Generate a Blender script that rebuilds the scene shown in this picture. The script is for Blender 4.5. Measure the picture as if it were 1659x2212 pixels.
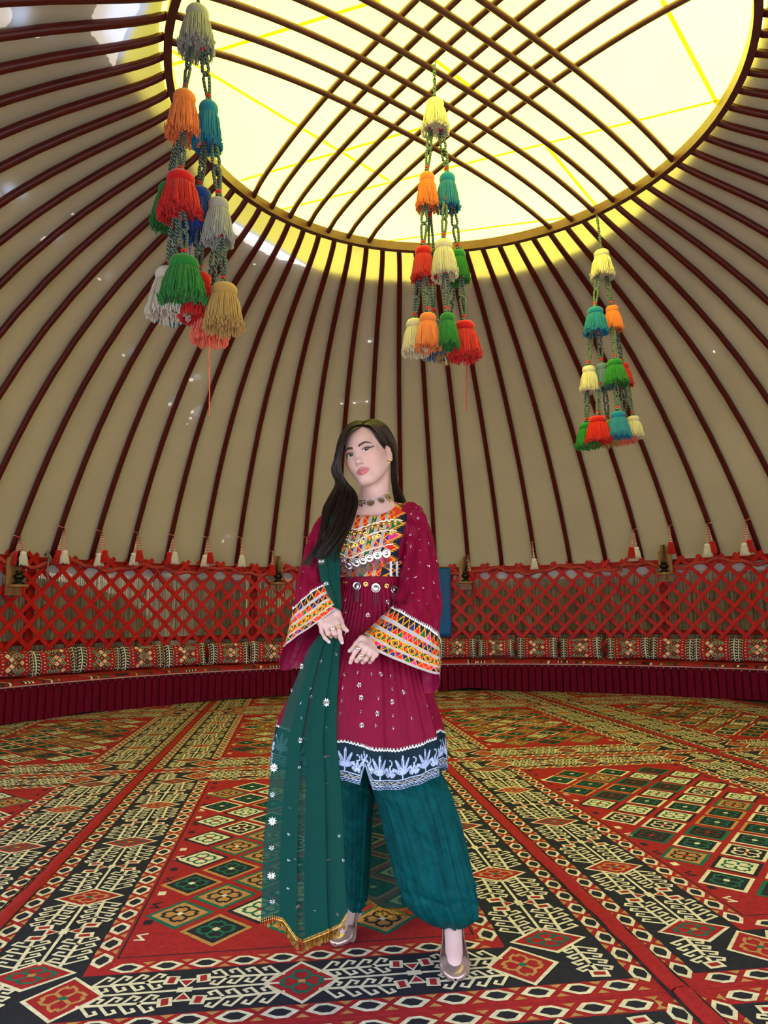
import bpy, bmesh, math, random
import numpy as np
from mathutils import Matrix, Vector
PI = math.pi
for o in list(bpy.data.objects): bpy.data.objects.remove(o)
SC = bpy.context.scene
COL = SC.collection

# ------------------------------------------------------------------ camera
CAM_H, PITCH, ROLL, FPX = 1.08, 0.1479, -0.0116, 1540.0
_R = Vector((1, 0, 0)); _U = Vector((0, -math.sin(PITCH), math.cos(PITCH))); _D = Vector((0, math.cos(PITCH), math.sin(PITCH)))
_r = _R*math.cos(ROLL) + _U*math.sin(ROLL); _u = -_R*math.sin(ROLL) + _U*math.cos(ROLL)
cd = bpy.data.cameras.new('camera'); cam = bpy.data.objects.new('camera', cd); COL.objects.link(cam)
cam.matrix_world = Matrix(((_r.x, _u.x, -_D.x, 0), (_r.y, _u.y, -_D.y, 0), (_r.z, _u.z, -_D.z, CAM_H), (0, 0, 0, 1)))
cd.sensor_fit = 'VERTICAL'; cd.sensor_height = 36.0; cd.lens = FPX/2212*36.0
cd.clip_start = 0.02; cd.clip_end = 300
SC.camera = cam

def at(px, py, Y):                       # the point of the place seen at a pixel, Y metres in front of the camera
    d = _r*((px-829.5)/FPX) + _u*((1106-py)/FPX) + _D
    return Vector((0, 0, CAM_H)) + d*(Y/d.y)
def at_z(px, py, z):
    d = _r*((px-829.5)/FPX) + _u*((1106-py)/FPX) + _D
    return Vector((0, 0, CAM_H)) + d*((z-CAM_H)/d.z)

# ------------------------------------------------------------------ sky, sun, exposure
w = bpy.data.worlds.new('sky'); SC.world = w; w.use_nodes = True
nt = w.node_tree; nt.nodes.clear()
bg = nt.nodes.new('ShaderNodeBackground'); wo = nt.nodes.new('ShaderNodeOutputWorld')      # hazy bright sky, paler towards the horizon
tcw = nt.nodes.new('ShaderNodeTexCoord'); spw = nt.nodes.new('ShaderNodeSeparateXYZ'); crw = nt.nodes.new('ShaderNodeValToRGB')
nt.links.new(tcw.outputs['Generated'], spw.inputs[0]); nt.links.new(spw.outputs['Z'], crw.inputs[0])
crw.color_ramp.elements[0].color = (0.72, 0.82, 1.0, 1); crw.color_ramp.elements[1].color = (0.34, 0.55, 1.0, 1)
nt.links.new(crw.outputs[0], bg.inputs[0]); bg.inputs['Strength'].default_value = 3.1; nt.links.new(bg.outputs[0], wo.inputs[0])
sd = bpy.data.lights.new('sun', 'SUN'); sun = bpy.data.objects.new('sun', sd); COL.objects.link(sun)
sd.energy = 11.5; sd.angle = 0.01; sd.color = (1.0, 0.95, 0.86)
sun.rotation_euler = (math.radians(38), 0, math.radians(120))   # light comes from the far right, high up
VS = SC.view_settings; VS.view_transform = 'Standard'; VS.look = 'None'; VS.gamma = 1.0; VS.use_curve_mapping = False
VS.exposure = 1.22
SC.cycles.max_bounces = 10; SC.cycles.diffuse_bounces = 6; SC.cycles.transmission_bounces = 8; SC.cycles.transparent_max_bounces = 16
SC.cycles.sample_clamp_indirect = 12.0; SC.cycles.caustics_reflective = False; SC.cycles.caustics_refractive = False

# ------------------------------------------------------------------ materials
MATS = {}
def _new(name):
    m = bpy.data.materials.new(name); m.use_nodes = True; m.node_tree.nodes.clear(); MATS[name] = m
    return m, m.node_tree.nodes, m.node_tree.links
def _noise_col(N, L, col, var, scale, detail=4.0, stretch=None):
    """col varied in value by noise; returns socket"""
    tc = N.new('ShaderNodeTexCoord'); src = tc.outputs['Object']
    if stretch:
        mp = N.new('ShaderNodeMapping'); mp.inputs['Scale'].default_value = stretch; L.new(src, mp.inputs[0]); src = mp.outputs[0]
    nz = N.new('ShaderNodeTexNoise'); nz.inputs['Scale'].default_value = scale; nz.inputs['Detail'].default_value = detail
    L.new(src, nz.inputs['Vector'])
    mr = N.new('ShaderNodeMapRange'); mr.inputs[1].default_value = 0.25; mr.inputs[2].default_value = 0.75
    mr.inputs[3].default_value = 1-var; mr.inputs[4].default_value = 1+var; L.new(nz.outputs[0], mr.inputs[0])
    mx = N.new('ShaderNodeVectorMath'); mx.operation = 'SCALE'
    if hasattr(col, 'links'): L.new(col, mx.inputs[0])
    else: mx.inputs[0].default_value = col[:3]
    L.new(mr.outputs[0], mx.inputs['Scale'])
    return mx.outputs[0], nz.outputs[0], src
def mat(name, col, rough=0.6, var=0.12, scale=30.0, bump=0.0, bscale=None, metal=0.0, sheen=0.0, stretch=None, spec=0.5, coat=0.0, trans=0.0, attr=None, alpha=1.0, ior=1.45, sss=0.0):
    if name in MATS: return MATS[name]
    m, N, L = _new(name)
    out = N.new('ShaderNodeOutputMaterial'); b = N.new('ShaderNodeBsdfPrincipled'); L.new(b.outputs[0], out.inputs[0])
    c = col
    if attr:
        a = N.new('ShaderNodeAttribute'); a.attribute_name = attr; c = a.outputs['Color']
    cs, nz, src = _noise_col(N, L, c, var, scale, stretch=stretch)
    L.new(cs, b.inputs['Base Color'])
    b.inputs['Roughness'].default_value = rough; b.inputs['Metallic'].default_value = metal
    b.inputs['Specular IOR Level'].default_value = spec; b.inputs['Sheen Weight'].default_value = sheen
    b.inputs['Coat Weight'].default_value = coat; b.inputs['Transmission Weight'].default_value = trans
    b.inputs['Alpha'].default_value = alpha; b.inputs['IOR'].default_value = ior
    if sss: 
        b.inputs['Subsurface Weight'].default_value = sss; b.inputs['Subsurface Radius'].default_value = (0.012, 0.005, 0.003); b.inputs['Subsurface Scale'].default_value = 0.5
    if bump:
        bp = N.new('ShaderNodeBump'); bp.inputs['Strength'].default_value = bump; bp.inputs['Distance'].default_value = 0.01
        if bscale:
            n2 = N.new('ShaderNodeTexNoise'); n2.inputs['Scale'].default_value = bscale; n2.inputs['Detail'].default_value = 5; L.new(src, n2.inputs['Vector']); nz = n2.outputs[0]
        L.new(nz, bp.inputs['Height']); L.new(bp.outputs[0], b.inputs['Normal'])
    return m
def cloth_mat(name, refl, transm, var=0.08, scale=3.0, mixf=0.5, bump=0.15):
    """woven sheet that scatters light back and lets some of it through"""
    m, N, L = _new(name)
    out = N.new('ShaderNodeOutputMaterial')
    c1, nz, src = _noise_col(N, L, refl, var, scale); c2, _, _ = _noise_col(N, L, transm, var*1.5, scale*0.7)
    d = N.new('ShaderNodeBsdfDiffuse'); t = N.new('ShaderNodeBsdfTranslucent'); mx = N.new('ShaderNodeMixShader'); mx.inputs[0].default_value = mixf
    L.new(c1, d.inputs[0]); L.new(c2, t.inputs[0]); L.new(d.outputs[0], mx.inputs[1]); L.new(t.outputs[0], mx.inputs[2]); L.new(mx.outputs[0], out.inputs[0])
    bp = N.new('ShaderNodeBump'); bp.inputs['Strength'].default_value = bump; bp.inputs['Distance'].default_value = 0.02
    L.new(nz, bp.inputs['Height']); L.new(bp.outputs[0], d.inputs['Normal'])
    return m

# ------------------------------------------------------------------ building helpers
class MB:
    """collects polygons (with a material slot each) and links them as one mesh object"""
    def __init__(s): s.v = []; s.f = []; s.m = []
    def poly(s, pts, mi=0):
        n = len(s.v); s.v += [tuple(p) for p in pts]; s.f.append(tuple(range(n, n+len(pts)))); s.m.append(mi)
    def add(s, V, Fc, mi=0):
        n = len(s.v); s.v += [tuple(p) for p in V]
        for f in Fc: s.f.append(tuple(i+n for i in f)); s.m.append(mi)
    def box(s, c, size, mi=0, M=None):
        x, y, z = (k/2 for k in size)
        V = [Vector((a*x, b*y, d*z)) for a in (-1, 1) for b in (-1, 1) for d in (-1, 1)]
        V = [(M @ p if M else p) + Vector(c) for p in V]
        s.add(V, [(0, 1, 3, 2), (4, 6, 7, 5), (0, 4, 5, 1), (2, 3, 7, 6), (0, 2, 6, 4), (1, 5, 7, 3)], mi)
    def tube(s, pts, r, n=6, mi=0, cap=True, flat=1.0):
        pts = [Vector(p) for p in pts]; k = len(pts)
        rs = r if hasattr(r, '__len__') else [r]*k
        t0 = (pts[1]-pts[0]).normalized()
        up = Vector((0, 0, 1)) if abs(t0.z) < 0.9 else Vector((1, 0, 0))
        a = t0.cross(up).normalized()
        V = []
        for i in range(k):
            t = (pts[min(i+1, k-1)]-pts[max(i-1, 0)]).normalized()
            a = (a - t*a.dot(t)).normalized(); b = t.cross(a)
            for j in range(n):
                th = 2*PI*(j+0.5)/n
                V.append(pts[i] + a*(math.cos(th)*rs[i]) + b*(math.sin(th)*rs[i]*flat))
        Fc = [(i*n+j, i*n+(j+1) % n, (i+1)*n+(j+1) % n, (i+1)*n+j) for i in range(k-1) for j in range(n)]
        if cap: Fc += [tuple(range(n))[::-1], tuple((k-1)*n+j for j in range(n))]
        s.add(V, Fc, mi)
    def lathe(s, prof, n=16, c=(0, 0, 0), mi=0, M=None, cap=True):
        V = []
        for r, z in prof:
            for j in range(n):
                p = Vector((r*math.cos(2*PI*j/n), r*math.sin(2*PI*j/n), z)); V.append((M @ p if M else p) + Vector(c))
        k = len(prof)
        Fc = [(i*n+j, i*n+(j+1) % n, (i+1)*n+(j+1) % n, (i+1)*n+j) for i in range(k-1) for j in range(n)]
        if cap: Fc += [tuple(range(n))[::-1], tuple((k-1)*n+j for j in range(n))]
        s.add(V, Fc, mi)
    def grid(s, P, mi=0, wrap=False, mfun=None):
        """P: array rows x cols x 3"""
        r, c = len(P), len(P[0]); V = [tuple(q) for row in P for q in row]; n = len(s.v); s.v += V
        for i in range(r-1):
            for j in range(c if wrap else c-1):
                j2 = (j+1) % c
                s.f.append((n+i*c+j, n+i*c+j2, n+(i+1)*c+j2, n+(i+1)*c+j)); s.m.append(mfun(i, j) if mfun else mi)
    def mesh(s, name, mats, smooth=False):
        me = bpy.data.meshes.new(name); me.from_pydata(s.v, [], s.f)
        for m in (mats if isinstance(mats, (list, tuple)) else [mats]): me.materials.append(m)
        me.polygons.foreach_set('material_index', s.m)
        if smooth: me.polygons.foreach_set('use_smooth', [True]*len(s.f))
        me.update(); return me
    def build(s, name, mats, parent=None, smooth=False, loc=None):
        return link(name, s.mesh(name, mats, smooth), parent, loc)
def link(name, data, parent=None, loc=None):
    o = bpy.data.objects.new(name, data); COL.objects.link(o)
    if parent is not None: o.parent = parent
    if loc is not None: o.location = loc
    return o
def tag(o, label=None, cat=None, group=None, kind=None):
    if label: o['label'] = label
    if cat: o['category'] = cat
    if group: o['group'] = group
    if kind: o['kind'] = kind
    return o
def empty(name, loc=(0, 0, 0), rz=0.0):
    o = link(name, None); o.location = loc; o.rotation_euler = (0, 0, rz); o.empty_display_size = 0.05; return o

M_RED = mat('red_paint', (0.30, 0.008, 0.006), 0.5, 0.25, 9.0, bump=0.1, spec=0.2)
M_RED2 = mat('bright_red_paint', (0.46, 0.012, 0.010), 0.5, 0.25, 12.0, bump=0.12, spec=0.2)
M_POLE = mat('dark_red_paint', (0.080, 0.0045, 0.0035), 0.4, 0.25, 7.0, bump=0.05)
M_CROWN = mat('crown_wood', (0.095, 0.026, 0.022), 0.45, 0.25, 14.0)
M_WOOD = mat('pine_wood', (0.34, 0.17, 0.06), 0.55, 0.35, 6.0, stretch=(9, 9, 1))
M_VELVET = mat('maroon_velvet', (0.105, 0.002, 0.012), 0.9, 0.2, 20.0, spec=0.1)
M_CANVAS = cloth_mat('beige_canvas', (0.64, 0.58, 0.46), (0.62, 0.58, 0.54), 0.07, 1.2, 0.19)
M_TARP = cloth_mat('yellow_tarp', (0.66, 0.62, 0.30), (0.93, 0.81, 0.075), 0.10, 0.8, 0.70)
M_FELT = cloth_mat('cream_felt', (0.55, 0.50, 0.42), (0.62, 0.52, 0.36), 0.1, 2.0, 0.006)
M_WHITECLOTH = mat('white_cloth', (0.66, 0.64, 0.62), 0.9, 0.1, 6.0, bump=0.4)

# ------------------------------------------------------------------ the round room
CB = Vector((0.7225, 5.5038, 0)); CR = Vector((0.6092, 5.4231, 0))
RB, HB, RR, HR, RF, SEAT = 6.0437, 1.8603, 2.2600, 5.3131, 5.2535, 0.4259
PHI0, DPHI, TPHI, TDPHI, TWP = -0.0722, 0.0884, -0.1750, 0.0829, 1.1983
BZ = [(6.0437, 1.8603), (4.5074, 4.7124), (2.7676, 4.9560), (2.3159, 5.3131)]
def prof(t):
    a, b, c, d = (1-t)**3, 3*(1-t)**2*t, 3*(1-t)*t*t, t**3
    return (a*BZ[0][0]+b*BZ[1][0]+c*BZ[2][0]+d*BZ[3][0], a*BZ[0][1]+b*BZ[1][1]+c*BZ[2][1]+d*BZ[3][1])
def prof_off(t, off):
    r, z = prof(t); r1, z1 = prof(max(t-0.01, 0)); r2, z2 = prof(min(t+0.01, 1))
    dr, dz = r2-r1, z2-z1; l = math.hypot(dr, dz)
    return r + off*dz/l, z - off*dr/l
def centre(t): return CB*(1-t) + CR*t
def roof_pt(phi, t, off=0.0):
    r, z = prof_off(t, off); c = centre(t)
    return Vector((c.x + r*math.sin(phi), c.y + r*math.cos(phi), z))
def pole_pt(i, t, off=0.0):
    a0 = PHI0 + (i-11)*DPHI; a1 = TPHI + (i-11)*TDPHI
    return roof_pt(a0 + (a1-a0)*t**TWP, t, off)
def rad(phi, r, z, c=CB): return Vector((c.x + r*math.sin(phi), c.y + r*math.cos(phi), z))
DAYLIGHT_OPENING = (math.radians(-172.5-62), math.radians(-172.5+62))  # unseen doorway behind the camera, widened far past a door to let daylight in
def in_daylight_opening(phi):
    p = (phi - DAYLIGHT_OPENING[0]) % (2*PI); return p < DAYLIGHT_OPENING[1]-DAYLIGHT_OPENING[0]

# ground and floor
mb = MB(); mb.lathe([(0.01, -0.06), (60, -0.06)], 64, (0.6, 5, 0), cap=False); mb.poly([(0.6+0.01*math.cos(a), 5+0.01*math.sin(a), -0.06) for a in (0, 2, 4)])
tag(mb.build('ground', mat('pale_gravel', (0.42, 0.38, 0.33), 0.95, 0.2, 4.0)), kind='structure')
mb = MB(); mb.poly([rad(2*PI*k/96, 6.15, 0.0) for k in range(96)][::-1]); mb.poly([rad(2*PI*k/96, 6.15, -0.05) for k in range(96)])
tag(mb.build('floor', mat('dark_boards', (0.10, 0.04, 0.03), 0.8, 0.2, 6.0)), kind='structure')

# walls: outer canvas, white inner cloth edge, reed screen
def ring_wall(name, r, z0, z1, m, nz=2, phi0=-PI, phi1=PI, n=180, wav=0.0, kind='structure', leave_opening=True, zf=None):
    mb = MB()
    for k in range(n):
        a = phi0+(phi1-phi0)*k/n; b = phi0+(phi1-phi0)*(k+1)/n
        if leave_opening and in_daylight_opening((a+b)/2): continue
        for j in range(nz):
            za, zb = z0+(z1-z0)*j/nz, z0+(z1-z0)*(j+1)/nz
            q = lambda p, z: rad(p, r + wav*math.sin(p*37+z*9) + wav*0.7*math.sin(p*91-z*23), z + ((zf(p) if zf and z < (z0+z1)/2 else 0)))
            mb.poly([q(a, za), q(b, za), q(b, zb), q(a, zb)])
    return tag(mb.build(name, m, smooth=True), kind=kind)
ring_wall('wall_outer', 6.22, -0.05, 1.93, M_CANVAS, 3)
ring_wall('wall_felt', 6.26, -0.05, 1.95, M_FELT, 2)
ring_wall('wall_cloth', 6.115, 1.685, 1.90, M_WHITECLOTH, 4, -1.6, 1.6, 260, 0.006, zf=lambda p: 0.015*math.sin(p*13)+0.010*math.sin(p*31))
# reed screen: vertical stems with two stitched cord lines
def reed_mat():
    m, N, L = _new('reed_mat')
    out = N.new('ShaderNodeOutputMaterial'); b = N.new('ShaderNodeBsdfPrincipled'); L.new(b.outputs[0], out.inputs[0]); b.inputs['Roughness'].default_value = 0.75
    at_ = N.new('ShaderNodeAttribute'); at_.attribute_name = 'tone'
    tc = N.new('ShaderNodeTexCoord'); mp = N.new('ShaderNodeMapping'); mp.inputs['Scale'].default_value = (16, 16, 2.2); L.new(tc.outputs['Object'], mp.inputs[0])
    nz = N.new('ShaderNodeTexNoise'); nz.inputs['Scale'].default_value = 2.0; nz.inputs['Detail'].default_value = 5; L.new(mp.outputs[0], nz.inputs['Vector'])
    ad = N.new('ShaderNodeMath'); ad.operation = 'ADD'; L.new(at_.outputs['Fac'], ad.inputs[0]); L.new(nz.outputs[0], ad.inputs[1])
    cr = N.new('ShaderNodeValToRGB'); L.new(ad.outputs[0], cr.inputs[0])
    e = cr.color_ramp.elements; e[0].position = 0.45; e[0].color = (0.09, 0.055, 0.022, 1); e[1].position = 1.25; e[1].color = (0.52, 0.40, 0.22, 1)
    k = e.new(0.8); k.color = (0.30, 0.20, 0.085, 1)
    L.new(cr.outputs[0], b.inputs['Base Color']); return m
rnd = random.Random(5)
mb = MB(); tones = []
n = 3000; a0, a1 = -1.35, 1.35
for k in range(n):
    a = a0+(a1-a0)*k/n; b = a0+(a1-a0)*(k+0.92)/n; c = (a+b)/2; z0 = 0.3; z1 = 1.72+rnd.uniform(-0.012, 0.012); r0 = 6.13+rnd.uniform(-0.004, 0.004)
    P = [rad(a, r0, z0), rad(c, r0-0.004, z0), rad(b, r0, z0), rad(a, r0, z1), rad(c, r0-0.004, z1), rad(b, r0, z1)]
    mb.add(P, [(0, 1, 4, 3), (1, 2, 5, 4)]); tones += [rnd.random()*0.6]*6
reed = mb.build('reed_screen', reed_mat())
reed.data.attributes.new('tone', 'FLOAT', 'POINT').data.foreach_set('value', tones)
tag(reed, 'straw-coloured reed screen standing behind the red lattice all along the wall', 'reed screen', kind='stuff')
mb = MB()
for z in (1.66, 1.60):
    amp = 0.0 if z > 1.65 else 0.018
    mb.tube([rad(-1.3+2.6*k/520, 6.118, z+amp*(1 if k % 2 else -1)*math.sin(k*0.7)) for k in range(521)], 0.003, 3)
mb.build('stitching', mat('jute', (0.42, 0.34, 0.2), 0.9), reed)

# roof: canvas, outer felt (with its gaps), crown tarp
def grid_roof(name, m, off, t0, t1, nt_, na, keep=None, kind='structure', smooth=True):
    mb = MB(); idx = {}
    def vid(i, j):
        j %= na
        if (i, j) not in idx:
            idx[(i, j)] = len(mb.v); mb.v.append(tuple(roof_pt(-PI+2*PI*j/na, t0+(t1-t0)*i/nt_, off)))
        return idx[(i, j)]
    for i in range(nt_):
        for j in range(na):
            if keep and not keep(-PI+2*PI*(j+0.5)/na, t0+(t1-t0)*(i+0.5)/nt_): continue
            mb.f.append((vid(i, j), vid(i, j+1), vid(i+1, j+1), vid(i+1, j))); mb.m.append(0)
    return tag(mb.build(name, m, smooth=smooth), kind=kind)
grid_roof('ceiling', M_CANVAS, 0.055, 0.0, 1.0, 48, 288)
EDGE = [(-180, 2.62), (-150, 2.62), (-119, 2.687), (-115.5, 2.707), (-112, 2.72), (-105.6, 2.605), (-97.6, 2.50), (-91.2, 2.44), (-83, 2.40), (-76, 2.385), (-65, 2.52), (-53.8, 2.651), (-47, 2.72), (-40.5, 2.738), (-32.4, 2.734), (-19.4, 2.749), (-6.3, 2.729), (7.8, 2.717), (19.5, 2.725), (31.3, 2.694), (44, 2.607), (55, 2.526), (66.7, 2.439), (78, 2.34), (180, 2.34)]
HOLES = [(-116.5, 3.24, .10, .055), (-90.5, 3.70, .06, .035), (-88.5, 3.656, .03, .02), (-79.5, 3.70, .035, .03), (-84.2, 3.584, .016, .014), (-80.1, 3.407, .014, .012), (-83.8, 3.90, .012, .012), (-67.6, 3.731, .020, .012), (-56, 4.287, .016, .014),
         (-43.6, 4.346, .026, .018), (-45.3, 4.63, .020, .02), (-41.3, 4.663, .018, .018), (-41.2, 4.727, .018, .014), (-41.3, 4.789, .009, .008), (-31.1, 5.808, .014, .012), (-12.7, 3.566, .022, .016), (50.6, 4.249, .013, .012), (-16.1, 4.371, .02, .012), (-13.7, 4.354, .02, .01), (-11.4, 4.329, .02, .012), (-43.7, 2.896, .012, .012), (-112.5, 3.05, .02, .015)]
TT = np.linspace(0, 1, 801); RT = np.array([prof(t)[0] for t in TT])
def t_of_r(r): return float(np.interp(-r, -RT, TT))
EA, ER = zip(*EDGE)
# felt: fine strips from wall to its ragged upper edge; round holes are left open
def felt():
    mb = MB(); na = 1440
    tsteps = [0, .1, .2, .28] + list(np.linspace(.3, .86, 113)) 
    edge_t = []
    for j in range(na+1):
        ang = -180+360*j/na
        r = float(np.interp(ang, EA, ER)) + 0.006*math.sin(ang*1.9) + 0.005*math.sin(ang*5.3+1)
        edge_t.append(t_of_r(r))
    hol = [(math.radians(a), r, sa, sr) for a, r, sa, sr in HOLES]
    near = {}
    rs = [prof(t)[0] for t in tsteps]
    for j in range(na):
        phi = -PI+2*PI*(j+0.5)/na
        col = []
        hs = [h for h in hol if abs(phi-h[0])*h[1] < 0.16]
        te0, te1 = edge_t[j], edge_t[j+1]
        lim = min(te0, te1)
        run0 = 0.0
        def emit(ta, tb, tb2=None):
            p = lambda jj, t: roof_pt(-PI+2*PI*jj/na, t, 0.10)
            if tb-ta > 0.03:
                nn = int(math.ceil((tb-ta)/0.03)); mid = [ta+(tb-ta)*k/nn for k in range(nn+1)]
                for a, b in zip(mid[:-1], mid[1:]): mb.poly([p(j, a), p(j+1, a), p(j+1, b), p(j, b)])
            else: mb.poly([p(j, ta), p(j+1, ta), p(j+1, tb2 if tb2 else tb), p(j, tb)])
        if not hs:
            emit(0.0, lim-0.002); emit(lim-0.002, te0, te1)
        else:
            cuts = []
            for h in hs:
                d = abs(phi-h[0])*h[1]
                if d < h[2]:
                    half = h[3]*math.sqrt(1-(d/h[2])**2)
                    cuts.append((t_of_r(h[1]+half), t_of_r(h[1]-half)))
            cuts.sort(); a = 0.0
            for c0, c1 in cuts:
                if c0 > a: emit(a, c0)
                a = max(a, c1)
            if a < lim-0.002: emit(a, lim-0.002); emit(lim-0.002, te0, te1)
    return tag(mb.build('roof_felt', M_FELT), kind='structure')
felt()
# crown tarp: a sagging yellow sheet over the crown, reaching past the ring onto the roof
TE = [(-180, 2.66), (-128, 2.66), (-116, 2.42), (-111, 2.52), (-104, 2.62), (-97, 2.70), (-70, 2.70), (-56, 2.585), (-47.8, 2.602), (-41.8, 2.638), (-32.5, 2.72), (-25, 2.85), (60, 2.85), (180, 2.66)]
TA, TR = zip(*TE)
def tarp_pt(phi, f):
    if f <= 1.0:                                   # inside the ring: a shallow vault over the bars
        r = RR*1.03*f; z = HR + 0.07 + 0.36*(1-f*f) + 0.012*math.sin(phi*5+f*9)*f
        return Vector((CR.x + r*math.sin(phi), CR.y + r*math.cos(phi), z))
    re = float(np.interp(math.degrees(phi), TA, TR)); t1 = t_of_r(re); t = 1 + (t1-1)*(f-1)
    return roof_pt(phi, t, 0.078)
mb = MB(); fs = [k/16 for k in range(1, 17)] + [1.02, 1.25, 1.5, 1.75, 2.0]; na = 240
P = [[tarp_pt(-PI+2*PI*j/na, f) for j in range(na)] for f in fs]
mb.grid(P, wrap=True); mb.poly(P[0])
tarp = tag(mb.build('crown_tarp', M_TARP, smooth=True), 'translucent yellow tarpaulin stretched over the crown opening', 'tarpaulin')
M_STRAP = cloth_mat('yellow_webbing', (0.60, 0.42, 0.04), (0.90, 0.62, 0.02), 0.1, 8.0, 0.30)
def strap(name, pts):                              # flat webbing lying on the tarp
    mb = MB(); prev = None
    V = [Vector(p) for p in pts]
    for k in range(len(V)):
        d = (V[min(k+1, len(V)-1)]-V[max(k-1, 0)]); n = Vector((-d.y, d.x, 0)).normalized()*0.016
        cur = (V[k]-n, V[k]+n)
        if prev: mb.poly([prev[0], prev[1], cur[1], cur[0]])
        prev = cur
    mb.build(name, M_STRAP, tarp)
def tarp_z(x, y):
    f = min(1.0, math.hypot(x-CR.x, y-CR.y)/(RR*1.03)); return HR + 0.07 + 0.36*(1-f*f)
for (pa, pb) in [((600, 455), (1555, 216)), ((372, 140), (820, 0)), ((372, 110), (840, 390)), ((520, 390), (940, 268)), ((770, 530), (1240, 468)), ((1180, 315), (1290, 448)), ((1430, 0), (1550, 225)), ((940, 130), (1190, 320))]:
    pts = []
    for k in range(25):
        f = k/24; x, y = pa[0]+(pb[0]-pa[0])*f, pa[1]+(pb[1]-pa[1])*f
        z = HR+0.3
        for _ in range(6): p = at_z(x, y, z); z = tarp_z(p.x, p.y)-0.012
        pts.append((p.x, p.y, z))
    strap('strap', pts)

# crown: ring and two layers of arched bars
crown = empty('crown', (CR.x, CR.y, HR)); tag(crown, 'round reddish wooden crown ring with crossing arched bars at the roof top', 'crown')
mb = MB(); mb.lathe([(RR-0.005, -0.055), (RR+0.055, -0.055), (RR+0.055, 0.045), (RR-0.005, 0.045), (RR-0.005, -0.055)], 128, cap=False)
mb.build('rim', M_CROWN, crown)
def crown_bar(ang, off, lift):
    d = Vector((math.sin(ang), math.cos(ang), 0)); nrm = Vector((d.y, -d.x, 0)); h = math.sqrt((RR+0.02)**2-off*off)
    pts = []
    for k in range(29):
        u = -1+2*k/28; e = 1-u*u
        pts.append(nrm*off + d*(h*u) + Vector((0, 0, -0.005+(0.26*h/RR)*(1-abs(u)**2.6)+lift*min(1, 6*e))))
    mb = MB(); mb.tube(pts, 0.027, 8); mb.build('bar', M_CROWN, crown, smooth=True)
for k in range(7):
    crown_bar(math.radians(52.5), (k-3)*0.243, 0.0)
    crown_bar(math.radians(-38.0), (k-3)*0.243, 0.048)

# roof poles
frame = empty('roof_frame', (CB.x, CB.y, HB)); tag(frame, kind='structure')
for i in range(-18, 41):
    pts = [pole_pt(i, t)-Vector((CB.x, CB.y, HB)) for t in [0, .02, .04, .07, .11, .16, .22, .29, .36, .44, .52, .6, .68, .76, .83, .89, .94, .98, 1.0]]
    mb = MB(); mb.tube(pts, [0.034]*14 + [0.032, 0.031, 0.030, 0.030, 0.028], 8); mb.build('roof_pole', M_POLE, frame, smooth=True)

# wall frame: top rail, lower rail, posts
mb = MB(); mb.lathe([(6.045, 1.80), (6.085, 1.80), (6.085, 1.885), (6.045, 1.885), (6.045, 1.80)], 180, (CB.x, CB.y, 0), cap=False)
tag(mb.build('trim_1', M_RED), kind='structure')
mb = MB(); mb.tube([rad(-1.35+2.7*k/120, 6.10, 0.83) for k in range(121)], 0.028, 6); tag(mb.build('trim_2', M_RED), kind='structure')
posts = empty('wall_posts', (CB.x, CB.y, 0)); tag(posts, kind='structure')
for px in (63, 548, 975, 1437):
    p = at(px, 1330, 9.9); phi = math.atan2(p.x-CB.x, p.y-CB.y)
    # slide along the circle until the post stands at that pixel column
    for _ in range(8): p = at(px, 1330, rad(phi, 6.09, 1).y); phi = math.atan2(p.x-CB.x, p.y-CB.y)
    mb = MB(); c = rad(phi, 6.095, 0.93)-CB; mb.box(c, (0.10, 0.035, 1.80), M=Matrix.Rotation(-phi, 3, 'Z')); mb.build('post', M_RED, posts)

# red lattice: four overlapping panels of crossed slats
def slat_mesh(sgn, r):
    mb = MB(); k = 9; sh = 0.252; zc = [0.36+1.56*i/k for i in range(k+1)]
    ring = []
    for i in range(k+1):
        phi = sgn*sh*(i/k-0.5); p = Vector((r*math.sin(phi), r*math.cos(phi), zc[i]))
        n = Vector((math.sin(phi), math.cos(phi), 0)); tg = Vector((math.cos(phi), -math.sin(phi), 0))
        d = (tg*(sgn*sh*r/1.56)+Vector((0, 0, 1))).normalized(); sd_ = d.cross(n)
        ring += [p - sd_*0.026 - n*0.008, p + sd_*0.026 - n*0.008, p + sd_*0.026 + n*0.008, p - sd_*0.026 + n*0.008]
    Fc = [(4*i+j, 4*i+(j+1) % 4, 4*i+4+(j+1) % 4, 4*i+4+j) for i in range(k) for j in range(4)] + [(3, 2, 1, 0), (4*k, 4*k+1, 4*k+2, 4*k+3)]
    mb.add(ring, Fc); return mb.mesh('slat', M_RED2)
S1 = [slat_mesh(1, 6.0), slat_mesh(-1, 6.018)]; S2 = [slat_mesh(1, 5.965), slat_mesh(-1, 5.983)]
LAT = [(-1.24, -0.735, S1, 'red crossed-slat lattice panel at the far left end of the wall'), (-0.755, 0.07, S2, 'red crossed-slat lattice panel in the middle of the wall behind the woman'), (0.05, 0.485, S1, 'red crossed-slat lattice panel right of the blue flag'), (0.455, 1.2, S2, 'red crossed-slat lattice panel at the far right end of the wall')]
rnd = random.Random(3)
for a, b, SM, lab in LAT:
    L_ = empty('lattice_panel', CB); tag(L_, lab, 'lattice')
    step = DPHI/2; k0 = math.ceil((a-PHI0)/step); k1 = math.floor((b-PHI0)/step)
    for sg in (0, 1):
        for k in range(k0, k1+1):
            o = link('slat', SM[sg], L_); top = PHI0+k*step
            o.rotation_euler = (0, 0, -(top - (1 if sg == 0 else -1)*0.118 + rnd.uniform(-.004, .004))); o.location.z = rnd.uniform(-0.012, 0.012)
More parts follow.
